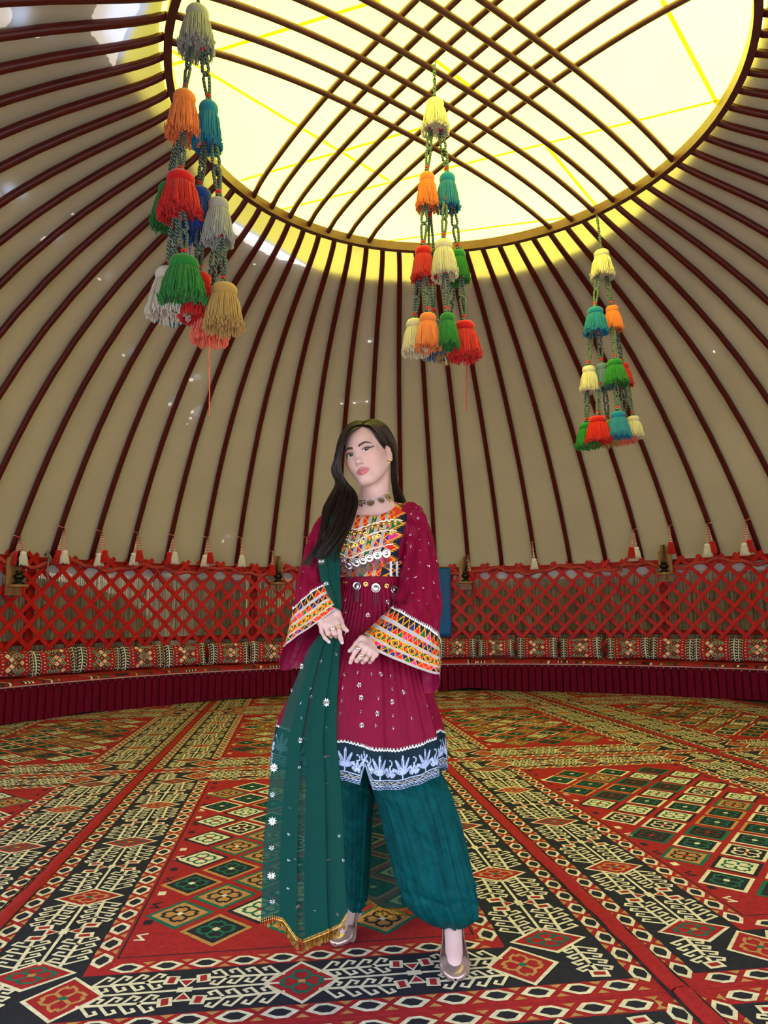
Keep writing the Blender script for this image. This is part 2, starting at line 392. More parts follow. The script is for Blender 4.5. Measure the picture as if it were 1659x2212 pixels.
# ------------------------------------------------------------------ rugs
def rugmat(name, c): return mat(name, c, 0.95, 0.20, 55.0, bump=0.35, bscale=420.0, spec=0.15)
RUG = [rugmat('wool_red', (0.33, 0.018, 0.020)), rugmat('wool_black', (0.020, 0.019, 0.026)), rugmat('wool_cream', (0.70, 0.61, 0.43)), rugmat('wool_tan', (0.46, 0.225, 0.075)), rugmat('wool_green', (0.012, 0.125, 0.080)), rugmat('wool_brown', (0.075, 0.045, 0.028))]
RED_, BLK, CRM, TAN, GRN, BRN = range(6)
RA = math.radians(7.2); EU = Vector((math.cos(RA), math.sin(RA))); EV = Vector((-math.sin(RA), math.cos(RA)))
RW, RL = 1.08, 3.416
def strip(pts, w):
    out = []
    for (x0, y0), (x1, y1) in zip(pts[:-1], pts[1:]):
        dx, dy = x1-x0, y1-y0; l = math.hypot(dx, dy) or 1; nx, ny = -dy/l*w/2, dx/l*w/2; ex, ey = dx/l*w*0.35, dy/l*w*0.35
        out.append([(x0-ex+nx, y0-ey+ny), (x0-ex-nx, y0-ey-ny), (x1+ex-nx, y1+ey-ny), (x1+ex+nx, y1+ey+ny)])
    return out
def rhomb(cx, cy, a, b): return [(cx-a, cy), (cx, cy-b), (cx+a, cy), (cx, cy+b)]
def motif():
    out = []
    for sx in (1, -1):
        for sy in (1, -1):
            q = lambda l: [(sx*x, sy*y) for x, y in l]
            out += strip(q([(.08, .08), (.33, .33)]), .13)
            out += strip(q([(.33, .33), (.55, .26), (.70, .10), (.60, .03)]), .11)
            out += strip(q([(.33, .33), (.26, .55), (.10, .70), (.03, .60)]), .11)
    return out
MOTIF = motif()
def tree(length, hw):
    """one hooked tree beside the centre line of a border, from medallion (0) towards the tie (length)"""
    out = []; w0 = hw*0.50; k = length/0.35
    out += [(p, CRM) for p in strip([(0.055*k, w0*0.85), (0.29*k, w0)], .013)]
    for n in range(4):
        p0 = (0.070+0.052*n)*k
        for s in (1, -1):
            out += [(p, CRM) for p in strip([(p0, w0), (p0+.030*k, w0+s*hw*.37), (p0+.050*k, w0+s*hw*.30), (p0+.040*k, w0+s*hw*.18)], .0098)]
    c = 0.302*k
    out += [([(c-.024, w0-.030*hw/.17), (c+.018, w0-.036*hw/.17), (c+.024, w0+.030*hw/.17), (c-.018, w0+.036*hw/.17)], CRM), ([(c-.012, w0-.016), (c+.008, w0-.02), (c+.012, w0+.016), (c-.008, w0+.02)], RED_)]
    return out
STY = [(GRN, TAN, BLK, CRM), (CRM, BLK, GRN, CRM), (TAN, BLK, GRN, CRM), (BLK, CRM, GRN, RED_), (GRN, TAN, BLK, RED_), (CRM, BLK, CRM, RED_), (BLK, CRM, GRN, CRM), (GRN, BLK, BRN, RED_)]
def rug_polys(seed, weights):
    rn = random.Random(seed); out = []
    A = lambda p, c, l: out.append((p, c, l))
    def rect(x0, y0, x1, y1, c, l): A([(x0, y0), (x1, y0), (x1, y1), (x0, y1)], c, l)
    rect(-RW, 0, RW, RL, RED_, 0)
    rect(-.985, .088, .985, RL-.088, BLK, 1); rect(-.665, .34, .665, RL-.34, RED_, 2)
    # narrow hexagon borders
    def hexline(x0, y0, x1, y1, wd, l):
        L = math.hypot(x1-x0, y1-y0); n = max(1, round(L/.122)); dx, dy = (x1-x0)/L, (y1-y0)/L; nx, ny = -dy, dx; st = L/n
        T = lambda a, b, c: (x0+dx*(a+st*(c+.5))+nx*b, y0+dy*(a+st*(c+.5))+ny*b)
        for k in range(n):
            h = [(-.054, -wd*.1), (-.012, -wd), (.022, -wd), (.054, wd*.1), (.012, wd), (-.022, wd)]
            A([T(a*st/.122, b, k) for a, b in h], CRM, l); A([T(a*.62*st/.122, b*.62, k) for a, b in h], BLK, l+1)
            A([T(st*.5-.02, wd*1.1, k), T(st*.5+.02, wd*1.1, k), T(st*.5, wd*.45, k)], TAN, l)
            A([T(st*.5-.02, -wd*1.1, k), T(st*.5+.02, -wd*1.1, k), T(st*.5, -wd*.45, k)], TAN, l)
    for sx in (-1, 1):
        hexline(sx*1.018, .05, sx*1.018, RL-.05, .032, 3); hexline(sx*.632, .38, sx*.632, RL-.38, .032, 3)
        rect(min(sx*1.054, sx*1.060), 0, max(sx*1.054, sx*1.060), RL, BLK, 3); rect(min(sx*.588, sx*.582), .45, max(sx*.588, sx*.582), RL-.45, BLK, 3)
    for y in (.05, RL-.05): hexline(-.985, y, .985, y, .030, 3)
    for y in (.377, RL-.377): hexline(-.60, y, .60, y, .030, 3)
    for y in (.447, RL-.453): rect(-.585, y, .585, y+.006, BLK, 3)
    # wide hook border
    def med(cx, cy, a, b, colr, rot=False):
        if rot: a, b = b, a
        A(rhomb(cx, cy, a+.014, b+.013), CRM, 3); A(rhomb(cx, cy, a-.003, b-.003), RED_, 4)
        for m in MOTIF: A([(cx+x*a*.84, cy+y*b*.84) for x, y in m], colr, 5)
        A([(cx+x*.011, cy+y*.009) for x, y in ((-1, -1), (1, -1), (1, 1), (-1, 1))], TAN if colr == GRN else GRN, 6)
    def run(cx, cy, dx, dy, length, hw, sides=(1, -1)):            # trees, centre line and half of the tie from one medallion
        nx, ny = -dy, dx
        for s in sides:
            for p, c in tree(length, hw): A([(cx+dx*u+s*nx*v, cy+dy*u+s*ny*v) for u, v in (p if s > 0 else p[::-1])], c, 4 if c == CRM else 5)
        if len(sides) < 2: return
        for p in strip([(.07, 0), (length, 0)], .011): A([(cx+dx*u+nx*v, cy+dy*u+ny*v) for u, v in p], CRM, 4)
        for s in (1, -1):
            A([(cx+dx*u+nx*v, cy+dy*u+ny*v) for u, v in [(length, s*.012), (length-.03, s*.065), (length, s*.065)][::s]], CRM, 4)
            A([(cx+dx*u+nx*v, cy+dy*u+ny*v) for u, v in [(length, s*.024), (length-.018, s*.055), (length, s*.055)][::s]], RED_, 5)
        A([(cx+dx*u+nx*v, cy+dy*u+ny*v) for u, v in [(length-.022, -.014), (length, -.014), (length, .014), (length-.022, .014)]], CRM, 5)
    for sx in (-1, 1):
        run(sx*.822, .36, 0, -1, .27, .15, (sx,)); run(sx*.822, RL-.36, 0, 1, .27, .15, (-sx,))
    vy = [.37, 1.0, 1.708, 2.416, RL-.37]
    for sx in (-1, 1):
        for k, y in enumerate(vy):
            med(sx*.822, y, .120, .085, GRN if k % 2 == 0 else TAN)
            if k < 4: run(sx*.822, y, 0, 1, (vy[k+1]-y)/2, .16)
            if k > 0: run(sx*.822, y, 0, -1, (y-vy[k-1])/2, .16)
    for y in (.214, RL-.214):
        for k, x in enumerate((-.683, 0, .683)):
            med(x, y, .105, .115, TAN if k != 1 else GRN)
            if k < 2: run(x, y, 1, 0, .3415, .125)
            if k > 0: run(x, y, -1, 0, .3415, .125)
    # field of lozenges
    yc = RL/2
    for ci in range(-3, 4):
        x = ci*.147
        for rj in range(-5, 5):
            y = yc + rj*.310 + (0 if ci % 2 else .155)
            if not (.46 < y-.06 and y+.06 < RL-.46): continue
            if abs(ci) == 3 and abs(y-yc) > 1.02: continue
            o_, f_, m_, c_ = STY[rn.choices(range(8), weights)[0]]
            A(rhomb(x, y, .126, .134), o_, 3); A(rhomb(x, y, .104, .110), f_, 4)
            for m in MOTIF: A([(x+u*.092, y+v*.097) for u, v in m], m_, 5)
            A(rhomb(x, y, .016, .017), c_, 6)
    for sx in (-1, 1):
        for k in range(9):
            y = .60+k*.277; x = sx*.545
            for p in strip([(x-.016, y-.022), (x+.014, y-.026), (x-.012, y+.014), (x+.018, y+.022)], .010): A(p, BLK if k % 3 else CRM, 3)
            A([(x-.014, y+.10), (x+.016, y+.10), (x+.016, y+.14), (x-.014, y+.14)], CRM if k % 2 else BLK, 3)
    return out
CLIP = [(math.cos(2*PI*k/72), math.sin(2*PI*k/72)) for k in range(72)]
def clip_circle(pts, R):
    for (nx, ny) in CLIP:
        if all(nx*(x-CB.x)+ny*(y-CB.y) <= R for x, y in pts): continue
        out = []
        for i in range(len(pts)):
            p, q_ = pts[i], pts[(i+1) % len(pts)]
            dp = nx*(p[0]-CB.x)+ny*(p[1]-CB.y)-R; dq = nx*(q_[0]-CB.x)+ny*(q_[1]-CB.y)-R
            if dp <= 0: out.append(p)
            if dp*dq < 0:
                t = dp/(dp-dq); out.append((p[0]+(q_[0]-p[0])*t, p[1]+(q_[1]-p[1])*t))
        pts = out
        if len(pts) < 3: return None
    return pts
RUGS = [(0, 0, 'large kilim rug under the woman, field of coloured lozenges', [5, 4, 4, 3, 2, 1, 1, .3]),
        (1, 0, 'kilim rug on the right of the woman with many dark lozenges', [1.4, 3, 2, 3, .6, 2, 2, 3]),
        (-1, 0, 'kilim rug at the lower left edge beside the diagonal seam', [5, 4, 4, 3, 2, 1, 1, .3]),
        (0, -1, 'kilim rug along the bottom edge in front of the shoes', [4, 4, 4, 3, 2, 1, 1, .3]), (1, -1, 'kilim rug at the bottom right corner below the ragged seam', [4, 4, 4, 3, 2, 1, 1, .3]),
        (0, 1, 'kilim rug behind the woman reaching to the bench', [3, 3, 4, 3, 2, 1, 2, 2]), (1, 1, 'kilim rug right of centre in front of the far bench', [4, 3, 3, 3, 2, 1, 1, 1]), (-1, 1, 'kilim rug left of centre running to the left bench', [4, 4, 3, 4, 2, 1, 1, 1]),
        (0, 2, 'far kilim rug under the bench directly behind the woman', [4, 4, 4, 3, 2, 1, 1, 1]), (1, 2, 'far kilim rug under the bench to the right of the woman', [4, 4, 4, 3, 2, 1, 1, 1]), (-1, 2, 'far kilim rug under the bench to the left of the woman', [4, 4, 4, 3, 2, 1, 1, 1]),
        (2, 2, 'narrow far kilim rug corner between the bench and its neighbours at right', [4, 4, 4, 3, 2, 1, 1, 1]),
        (2, 0, 'kilim rug cut off by the right edge of the picture', [4, 4, 4, 3, 2, 1, 1, 1]), (2, 1, 'kilim rug at the far right under the bench skirt', [4, 4, 4, 3, 2, 1, 1, 1]), (-2, 1, 'kilim rug at the far left under the bench skirt', [4, 4, 4, 3, 2, 1, 1, 1])]
for (ci, rj, lab, wts) in RUGS:
    u0 = 0.03+ci*2.166; v0 = 2.12+rj*(RL+.004)
    o2 = EU*u0 + EV*v0
    e = None; mb = MB()
    for kp, (pts, c, l) in enumerate(rug_polys(100+ci*7+rj*3, wts)):
        wp = [(o2.x+EU.x*x+EV.x*y, o2.y+EU.y*x+EV.y*y) for x, y in pts]
        wp = clip_circle(wp, 5.62)
        if not wp: continue
        area = sum(wp[k][0]*wp[(k+1) % len(wp)][1]-wp[(k+1) % len(wp)][0]*wp[k][1] for k in range(len(wp)))
        if area < 0: wp = wp[::-1]
        z = 0.006+0.0004*l+0.00003*(kp % 11)*(l > 0)
        wp = [(EU.x*(x-o2.x)+EU.y*(y-o2.y), EV.x*(x-o2.x)+EV.y*(y-o2.y)) for x, y in wp]; mb.poly([(x, y, z) for x, y in wp], c)
        if l == 0:                                   # the rug's own thickness
            for k in range(len(wp)):
                (x0, y0), (x1, y1) = wp[k], wp[(k+1) % len(wp)]
                mb.poly([(x0, y0, 0.001), (x1, y1, 0.001), (x1, y1, z), (x0, y0, z)], c)
    rug = mb.build('kilim_rug', RUG, loc=(o2.x, o2.y, 0)); rug.rotation_euler.z = RA; tag(rug, lab, 'rug', 'kilim rugs sewn together over the floor')
    # raised red seam along the right-hand edge
    rn = random.Random(ci*5+rj); prof_ = [(-.030, 0), (-.018, .007), (-.004, .010), (.012, .009), (.026, .004), (.032, 0)]
    rows = []
    for k in range(46):
        y = RL*k/45; x = RW+.0025+.006*math.sin(y*2.3+ci)
        p = o2+EU*x+EV*y
        if (p-Vector((CB.x, CB.y))).length > 5.6: 
            if rows: break
            continue
        j = rn.uniform(-.004, .004)
        rows.append([(x+j+a, y, .008+b*(1+rn.uniform(-.3, .3))) for a, b in prof_])
    if len(rows) > 2:
        m2 = MB(); m2.grid(rows); m2.build('seam_ridge', RUG[0], rug, smooth=True)
        m3 = MB()
        for a in (-.034, .036): m3.tube([(RW+a, RL*k/20, .009) for k in range(21) if (o2+EU*(RW+a)+EV*(RL*k/20)-Vector((CB.x, CB.y))).length < 5.6], .0035, 4)
        m3.build('piping', RUG[1], rug)

# ------------------------------------------------------------------ bench around the wall
bench = empty('curved_bench', CB); tag(bench, 'low curved bench with maroon pleated velvet skirt along the whole wall', 'bench')
B0, B1 = -1.42, 1.35
mb = MB(); n = 160
for k in range(n):
    a, b = B0+(B1-B0)*k/n, B0+(B1-B0)*(k+1)/n
    q = lambda p, r, z: rad(p, r, z)-CB
    mb.poly([q(a, RF+.03, .385), q(b, RF+.03, .385), q(b, 5.97, .385), q(a, 5.97, .385)][::-1]); mb.poly([q(a, RF+.03, .36), q(b, RF+.03, .36), q(b, 5.97, .36), q(a, 5.97, .36)])
    mb.poly([q(a, RF+.03, .36), q(b, RF+.03, .36), q(b, RF+.03, .385), q(a, RF+.03, .385)])
mb.build('seat_board', M_WOOD, bench)
rn = random.Random(8); rows = []
np_ = 150; sub = 10; zs = [0.012, .06, .14, .22, .30, .355, .392]
for zi, z in enumerate(zs):
    row = []
    for k in range(np_*sub+1):
        a = B0+(B1-B0)*k/(np_*sub); u = k/sub; cell = int(u); f = u-cell
        rs_ = random.Random(cell).uniform(.6, 1.25)
        fold = (.16*math.sin(PI*f/.8) if f < .8 else -1.5*math.sin(PI*(f-.8)/.2))         # box pleat with a deep tuck
        amp = .048*rs_*(1-.5*z/.39)
        row.append(rad(a, RF+.022-amp*fold+.010*math.sin(a*17)*(1-z/.4), z + (0.012*math.sin(a*9.0) if zi == 0 else 0) + (0.0 if zi else .05*max(0, math.sin(a*6.1+1.0)-.93)*8)) - CB)
    rows.append(row)
mb = MB(); mb.grid(rows); mb.build('skirt', M_VELVET, bench)
mb = MB(); mb.tube([rad(B0+(B1-B0)*k/200, RF-.004, .398)-CB for k in range(201)], .011, 6); mb.build('piping', mat('pink_piping', (.45, .22, .22), .8), bench, smooth=True)
for px in (942,):
    p = at_z(px, 1497, 0.0); phi = math.atan2(p.x-CB.x, p.y-CB.y); mb = MB(); mb.box(rad(phi, RF-.05, .19)-CB, (.06, .05, .38), M=Matrix.Rotation(-phi, 3, 'Z')); mb.build('leg', M_WOOD, bench)
# kilim pattern used on the upholstery: returns a slot 0..5 of RUG for u,v in -1..1
def cushion_pat(u, v, sd):
    if abs(u) > .62:
        x = (abs(u)-.81)/.19
        if abs(x) > .86: return CRM if math.sin(v*24) > 0 else RED_
        if abs(x) < .09: return CRM
        ph = (v*4.2+abs(x)*1.0) % 1.0
        return CRM if (ph < .34 and .2 < abs(x) < .72) else BLK
    if abs(v) > .90 or abs(u) > .56: return RED_
    if .46 < abs(u) < .52 and (v*4+.5) % 1 < .22: return CRM
    a, b = u/.285+.5*(sd % 2), v/.50
    i, j = math.floor(a+b+.5), math.floor(a-b+.5); fa, fb = (a+b+.5)-i-.5, (a-b+.5)-j-.5
    cu = ((i+j)/2-.5*(sd % 2))*.285
    if abs(cu) > .36: return RED_
    d = max(abs(fa), abs(fb)); s = (abs(i-j)*3+(i+j)*5+sd*2) % 7
    if d > .42: return RED_
    if d > .34: return (TAN, BRN, CRM, TAN, BLK, TAN, CRM)[s]
    if d < .09: return CRM if s != 3 else RED_
    return (GRN, BRN, GRN, CRM, BRN, CRM, GRN)[s]
def cushion_mesh(sd):
    mb = MB(); nu, nv = 84, 42; W_, H_, T_ = .315, .165, .085
    def P(u, v, s):
        e = max(0.0, (1-abs(u)**3.2))**.55*max(0.0, (1-abs(v)**2.6))**.55
        puck = 1-.06*(1-abs(u)**2)*abs(v)**6
        pin = 1+.05*abs(u)**5*abs(v)**5-.03*(1-abs(v))*abs(u)**4
        return (u*W_*pin, -s*T_*e*(1+.06*math.sin(u*9+sd)*math.cos(v*5)), v*H_*puck*(1+.05*u*math.sin(sd*2.1)))
    for s in (1, -1):
        nu2, nv2 = (nu, nv) if s == 1 else (16, 10)
        R_ = [[P(-1+2*i/nu2, -1+2*j/nv2, s) for i in range(nu2+1)] for j in range(nv2+1)]
        if s == -1: R_ = R_[::-1]
        mb.grid(R_, mfun=(lambda j, i: cushion_pat(-1+2*(i+.5)/nu, -1+2*(j+.5)/nv, sd)) if s == 1 else (lambda j, i: RED_))
    return mb.mesh('cushion', RUG, True)
CM = [cushion_mesh(k) for k in range(4)]
CU = [(24, 1425), (115, 1417), (213, 1411), (306, 1406), (400, 1402), (495, 1399), (583, 1397), (680, 1394), (780, 1391), (885, 1389), (987, 1388), (1071, 1390), (1160, 1390), (1254, 1390), (1357, 1390), (1452, 1392), (1546, 1393), (1640, 1397)]
WHERE = ['cut off by the left edge', 'second cushion from the left edge', 'third cushion from the left edge', 'fourth cushion from the left edge', 'fifth cushion from the left edge', 'second one left of the maroon sleeve', 'just left of the raised maroon sleeve', 'left one of three hidden behind the woman', 'middle one of three hidden behind the woman', 'right one of three hidden behind the woman', 'just right of the patterned sleeve cuff', 'small sagging one, second right of the woman', 'third right of the woman', 'fourth right of the woman', 'fifth right of the woman, beside a grey gap', 'sixth right of the woman, under a lamp', 'second from the right edge', 'cut off by the right edge']
for k, ((px, py), wh) in enumerate(zip(CU, WHERE)):
    R0 = 5.80; phi = 0
    Y = 9.0
    for _ in range(12): p = at(px, py, Y); phi = math.atan2(p.x-CB.x, p.y-CB.y); Y = rad(phi, R0, 0).y
    o = link('kilim_cushion', CM[k % 4]); o.location = rad(phi, R0, SEAT+.165+.012); o.rotation_euler = (-.20, random.Random(k).uniform(-.05, .05), -phi); 
    sc = (.96 if k != 11 else .88); o.scale = (sc, 1, sc*(0.92 if k == 11 else 1.0))
    tag(o, 'red kilim cushion on the bench, '+wh, 'cushion', 'kilim back cushions along the bench')
# mattresses
def mattress(a, b, lab, sd):
    mb = MB(); n = 150; pr = [(RF+.0, .392), (RF-.012, .402), (RF-.016, .418), (RF-.008, .434), (RF+.03, .442), (RF+.25, .445), (5.94, .445), (5.94, .392)]
    rows = [[rad(a+(b-a)*(.004+.992*i/n), r, z+(.004*math.sin(i*.21+sd) if z > .41 else 0))-rad((a+b)/2, RF, .392) for i in range(n+1)] for r, z in pr]
    def mf(j, i):
        u = ((i/n)*(b-a)*RF/.30+sd*.37) % 1.0; seg = int((i/n)*(b-a)*RF/.30+sd*.37)
        if j >= 5: return RED_
        if j in (0,): return RED_
        if seg % 4 == 1: return (CRM if (u*7 % 1) < .30 else BLK) if (.2 < u < .8 and j in (2, 3)) else RED_
        if seg % 2: return RED_
        d = abs((u*3 % 1)-.5); lim = .30 if j in (2, 3) else .12
        if d < lim*.45: return (CRM, TAN, GRN, BLK)[(seg//2+int(u*3)) % 4]
        return BRN if d < lim else RED_
    mb.grid(rows, mfun=mf)
    for e, s in ((0, 1), (n, -1)): mb.poly([rows[j][e] for j in range(len(pr))][::s], RED_)
    o = mb.build('seat_mattress', RUG, smooth=False, loc=rad((a+b)/2, RF, .392)); tag(o, lab, 'mattress', 'kilim seat mattresses on the bench')
ML = ['thin kilim mattress on the bench at the far left', 'thin kilim mattress on the bench left of the woman', 'thin kilim mattress on the bench hidden mostly behind the woman', 'thin kilim mattress on the bench right of the woman', 'thin kilim mattress on the bench at the far right']
MA = [-1.40, -.745, -.33, .10, .56, 1.33]
for k in range(5): mattress(MA[k], MA[k+1], ML[k], k)

# ------------------------------------------------------------------ big hanging strings of wool tassels
def yarn(name, c): return mat(name, c, 0.9, 0.22, 60.0, sheen=0.25, spec=0.1)
YC = {'white': (.56, .53, .46), 'grey': (.36, .37, .36), 'cream': (.66, .60, .42), 'orange': (.80, .22, .06), 'coral': (.80, .16, .10), 'teal': (.010, .21, .40), 'red': (.58, .012, .014), 'green': (.018, .20, .035), 'blue': (.012, .055, .34), 'slate': (.12, .20, .32), 'gold': (.46, .29, .09), 'wine': (.40, .006, .010), 'snow': (.80, .77, .72)}
YM = {k: yarn('yarn_'+k, v) for k, v in YC.items()}
M_CORD = mat('green_white_cord', (.08, .13, .11), .9, .95, 130.0)
def cordmat():
    m, N, L = _new('twisted_cord'); out = N.new('ShaderNodeOutputMaterial'); b = N.new('ShaderNodeBsdfPrincipled'); L.new(b.outputs[0], out.inputs[0]); b.inputs['Roughness'].default_value = .9
    tc = N.new('ShaderNodeTexCoord'); wv = N.new('ShaderNodeTexWave'); wv.wave_type = 'BANDS'; wv.bands_direction = 'DIAGONAL'; wv.inputs['Scale'].default_value = 30; wv.inputs['Distortion'].default_value = 2.5; L.new(tc.outputs['Object'], wv.inputs['Vector'])
    cr = N.new('ShaderNodeValToRGB'); L.new(wv.outputs['Fac'], cr.inputs[0]); e = cr.color_ramp.elements
    e[0].position = .5; e[0].color = (.012, .035, .035, 1); e[1].position = .72; e[1].color = (.22, .30, .24, 1); L.new(cr.outputs[0], b.inputs['Base Color']); return m
M_CORD = cordmat()
def tassel_meshes(sd, ns=190):
    """unit tassel: 1 wide, 1.5 tall, top at z=0: wound head and a skirt of looped strands"""
    rn = random.Random(sd); hd = MB()
    prof_ = [(.06, .0), (.20, -.015), (.30, -.06), (.355, -.14), (.365, -.23), (.35, -.33), (.32, -.40), (.28, -.43)]
    n = 36; rows = [[(r*(1+.02*(j % 2))*math.cos(2*PI*j/n), r*(1+.02*(j % 2))*math.sin(2*PI*j/n), z) for j in range(n)] for r, z in prof_]
    hd.grid(rows[::-1], wrap=True); hd.poly(rows[0][::-1])
    fr = MB()
    core = [(.30, -.40), (.35, -.55), (.40, -.95), (.42, -1.28)]
    fr.grid([[(r*math.cos(2*PI*j/20), r*math.sin(2*PI*j/20), z) for j in range(20)] for r, z in core][::-1], wrap=True)
    fr.poly([(.42*math.cos(2*PI*j/20), .42*math.sin(2*PI*j/20), -1.28) for j in range(20)][::-1])
    for k in range(ns):
        th = 2*PI*k/ns*1.0+rn.uniform(-.05, .05); lay = rn.random(); L = rn.uniform(1.34, 1.52)-(.10 if lay > .8 else 0)
        pts = []; sw = rn.uniform(-.10, .10); bulge = rn.uniform(-.02, .03)+.03*lay; ph = rn.uniform(0, 6)
        for q in range(7):
            f = q/6; z = -.41-(L-.41)*f; r = .315+.04*lay+(.16+bulge)*(f**.65)+.008*math.sin(f*9+ph)
            a = th+sw*f*f+.015*math.sin(f*11+ph*2); pts.append((r*math.cos(a), r*math.sin(a), z))
        fr.tube(pts, [.018, .021, .022, .022, .022, .022, .018], 4, cap=False)
        if rn.random() < .75:                        # the loop end curls back
            p = Vector(pts[-1]); a2 = th+rn.uniform(-1, 1); d = Vector((math.cos(a2), math.sin(a2), 0))*.035
            fr.tube([p, p+d*.6+Vector((0, 0, -.035)), p+d*1.6+Vector((0, 0, -.01)), p+d*1.5+Vector((0, 0, .08))], .017, 4, cap=False)
    for k in range(70):                              # underside: cut ends
        r = .42*math.sqrt(rn.random()); a = rn.uniform(0, 2*PI); x, y = r*math.cos(a), r*math.sin(a)
        fr.tube([(x, y, -1.2), (x+rn.uniform(-.02, .02), y, -1.33-rn.random()*.12)], .022, 4)
    return hd, fr
TV = []
for k in range(3):
    h_, f_ = tassel_meshes(40+k); TV.append((h_.mesh('tassel_head', YM['cream'], True), f_.mesh('tassel_skirt', YM['cream'], True)))
def set_mat(o, m): 
    o.material_slots[0].link = 'OBJECT'; o.material_slots[0].material = m
def make_tassel(root, P, wid, hgt, colr, k, lean=0.0):
    hm, fm = TV[k % 3]
    sk = link('tassel', fm, root); set_mat(sk, YM[colr]); sk.location = P; sk.scale = (wid, wid, hgt/1.45); sk.rotation_euler = (0, lean, k*1.7)
    hd = link('tassel_head', hm, sk); set_mat(hd, YM[colr]); return sk
def make_cord(root, A, B, k, thick=.011):
    """looped cord: two strands opening around a knot, red bindings at both ends"""
    A, B = Vector(A), Vector(B); d = (B-A); L = d.length; a = d.cross(Vector((0, 1, 0))).normalized() if L > 0 else Vector((1, 0, 0))
    mb = MB(); rn = random.Random(k); off = .022
    side = (a*math.cos(rn.uniform(-.5, .5)) + Vector((0, 1, 0))*math.sin(rn.uniform(-.8, .8))).normalized()
    for s in (1, -1):
        prof_ = [(0, .35), (.12, .40), (.28, .75), (.46, 1.0), (.52, .45), (.58, .95), (.74, .75), (.90, .42), (1, .35)]
        mb.tube([A+d*f+side*(s*off*w_) for f, w_ in prof_], thick, 6)
    for f, r in ((.52, .016), (.03, .024), (.98, .022)):
        c = A+d*f; mb.lathe([(.004, -.016), (r*.8, -.012), (r, 0), (r*.8, .012), (.004, .016)], 10, c)
    mb.build('cord', M_CORD, root, smooth=True)
    for f in (.085, .925):
        mb = MB(); mb.lathe([(.0175, -.012), (.019, 0), (.0175, .012)], 10, A+d*f); mb.build('binding', YM['red'], root, smooth=True)
def tassel_string(lab, hook, Y, items, cords, threads, top_from, size):
    root = empty('tassel_string', hook); tag(root, lab, 'tassel string', 'hanging strings of wool tassels')
    H = Vector(hook); pos = []
    for k, (px, y0, y1, wpx, c, dy) in enumerate(items):
        p0 = at(px, y0, Y+dy)-H; zc = (Vector(p0)+H).dot(_D)-CAM_H*_D.z; pxm = zc/FPX
        hh = (y1-y0)*pxm*1.03; ww = wpx*pxm*1.02
        make_tassel(root, p0, ww, hh, c, k+int(px), 0.0); pos.append((Vector(p0), hh))
    for k, (i, j) in enumerate(cords):
        A = pos[i][0]+Vector((0, 0, -pos[i][1]*.80)); B = pos[j][0]+Vector((0, 0, .012))
        A.x += (B.x-A.x)*.45; A.y += (B.y-A.y)*.45
        make_cord(root, A, B, k+int(Y*7))
    A = Vector((0, 0, 0)); B = pos[0][0]+Vector((0, 0, .01)); mb = MB()
    for s in (-1, 1): mb.tube([A+(B-A)*(k/12)+Vector((s*.007*math.cos(k*1.1), .007*math.sin(k*1.1)*s, 0)) for k in range(13)], .009, 6)
    mb.build('hanging_cord', M_CORD, root, smooth=True)
    hm = MB(); hm.tube([(0, 0, -.03), (.012, 0, .0), (.012, 0, .05), (-.004, 0, .085), (-.022, 0, .06)], .004, 6); hm.build('wire_hook', mat('rusty_wire', (.16, .06, .03), .5, metal=.7), root, smooth=True)
    for (px, y0, x1, y1, c) in threads:
        p0, p1 = at(px, y0, Y)-H, at(x1, y1, Y)-H; rn = random.Random(int(px)); mb = MB()
        mb.tube([p0+(p1-p0)*(k/14)+Vector((rn.uniform(-.004, .004), 0, 0)) for k in range(15)], .0035, 4); mb.build('loose_thread', YM[c], root)
YL = 4.05
hl = at(434, -95, YL)
tassel_string('largest tassel string, hanging nearest at upper left, white tassel on top', hl, YL,
  [(427, 18, 118, 66, 'grey', 0), (399, 200, 303, 64, 'orange', -.03), (451, 222, 324, 55, 'teal', .05), (391, 375, 474, 80, 'red', -.08), (366, 398, 494, 62, 'green', .12), (432, 408, 515, 66, 'blue', .08), (473, 430, 527, 58, 'grey', -.02), (366, 580, 685, 78, 'white', .0), (398, 556, 657, 85, 'green', -.14), (430, 590, 690, 70, 'red', .02), (485, 614, 712, 74, 'gold', -.06), (377, 596, 690, 66, 'teal', .22), (456, 636, 738, 68, 'coral', .16)],
  [(0, 1), (0, 2), (1, 3), (1, 4), (2, 5), (2, 6), (3, 7), (3, 8), (5, 9), (6, 10), (4, 11), (6, 12)], [(452, 730, 452, 898, 'coral'), (440, 735, 437, 752, 'coral'), (478, 700, 472, 750, 'gold'), (413, 510, 409, 555, 'blue')], None, 1)
hc = at(938, 140, 5.22)
tassel_string('middle tassel string hanging from the crown bars above the woman', hc, 5.22,
  [(939, 217, 288, 52, 'cream', 0), (922, 374, 454, 44, 'orange', 0), (966, 376, 455, 46, 'teal', .03), (914, 534, 607, 48, 'red', -.06), (958, 519, 600, 50, 'cream', -.12), (990, 541, 610, 42, 'green', .04), (896, 690, 765, 50, 'cream', 0), (924, 677, 754, 48, 'orange', -.12), (966, 677, 750, 43, 'green', -.14), (1003, 695, 775, 60, 'red', -.02), (938, 692, 771, 48, 'slate', .16), (968, 700, 778, 46, 'gold', .20)],
  [(0, 1), (0, 2), (1, 3), (1, 10), (2, 4), (2, 5), (3, 6), (3, 7), (4, 8), (5, 9), (5, 11)], [(1007, 772, 1008, 888, 'red'), (962, 770, 964, 788, 'cream')], None, 1)
hr_ = at(1289, 462, 6.97)
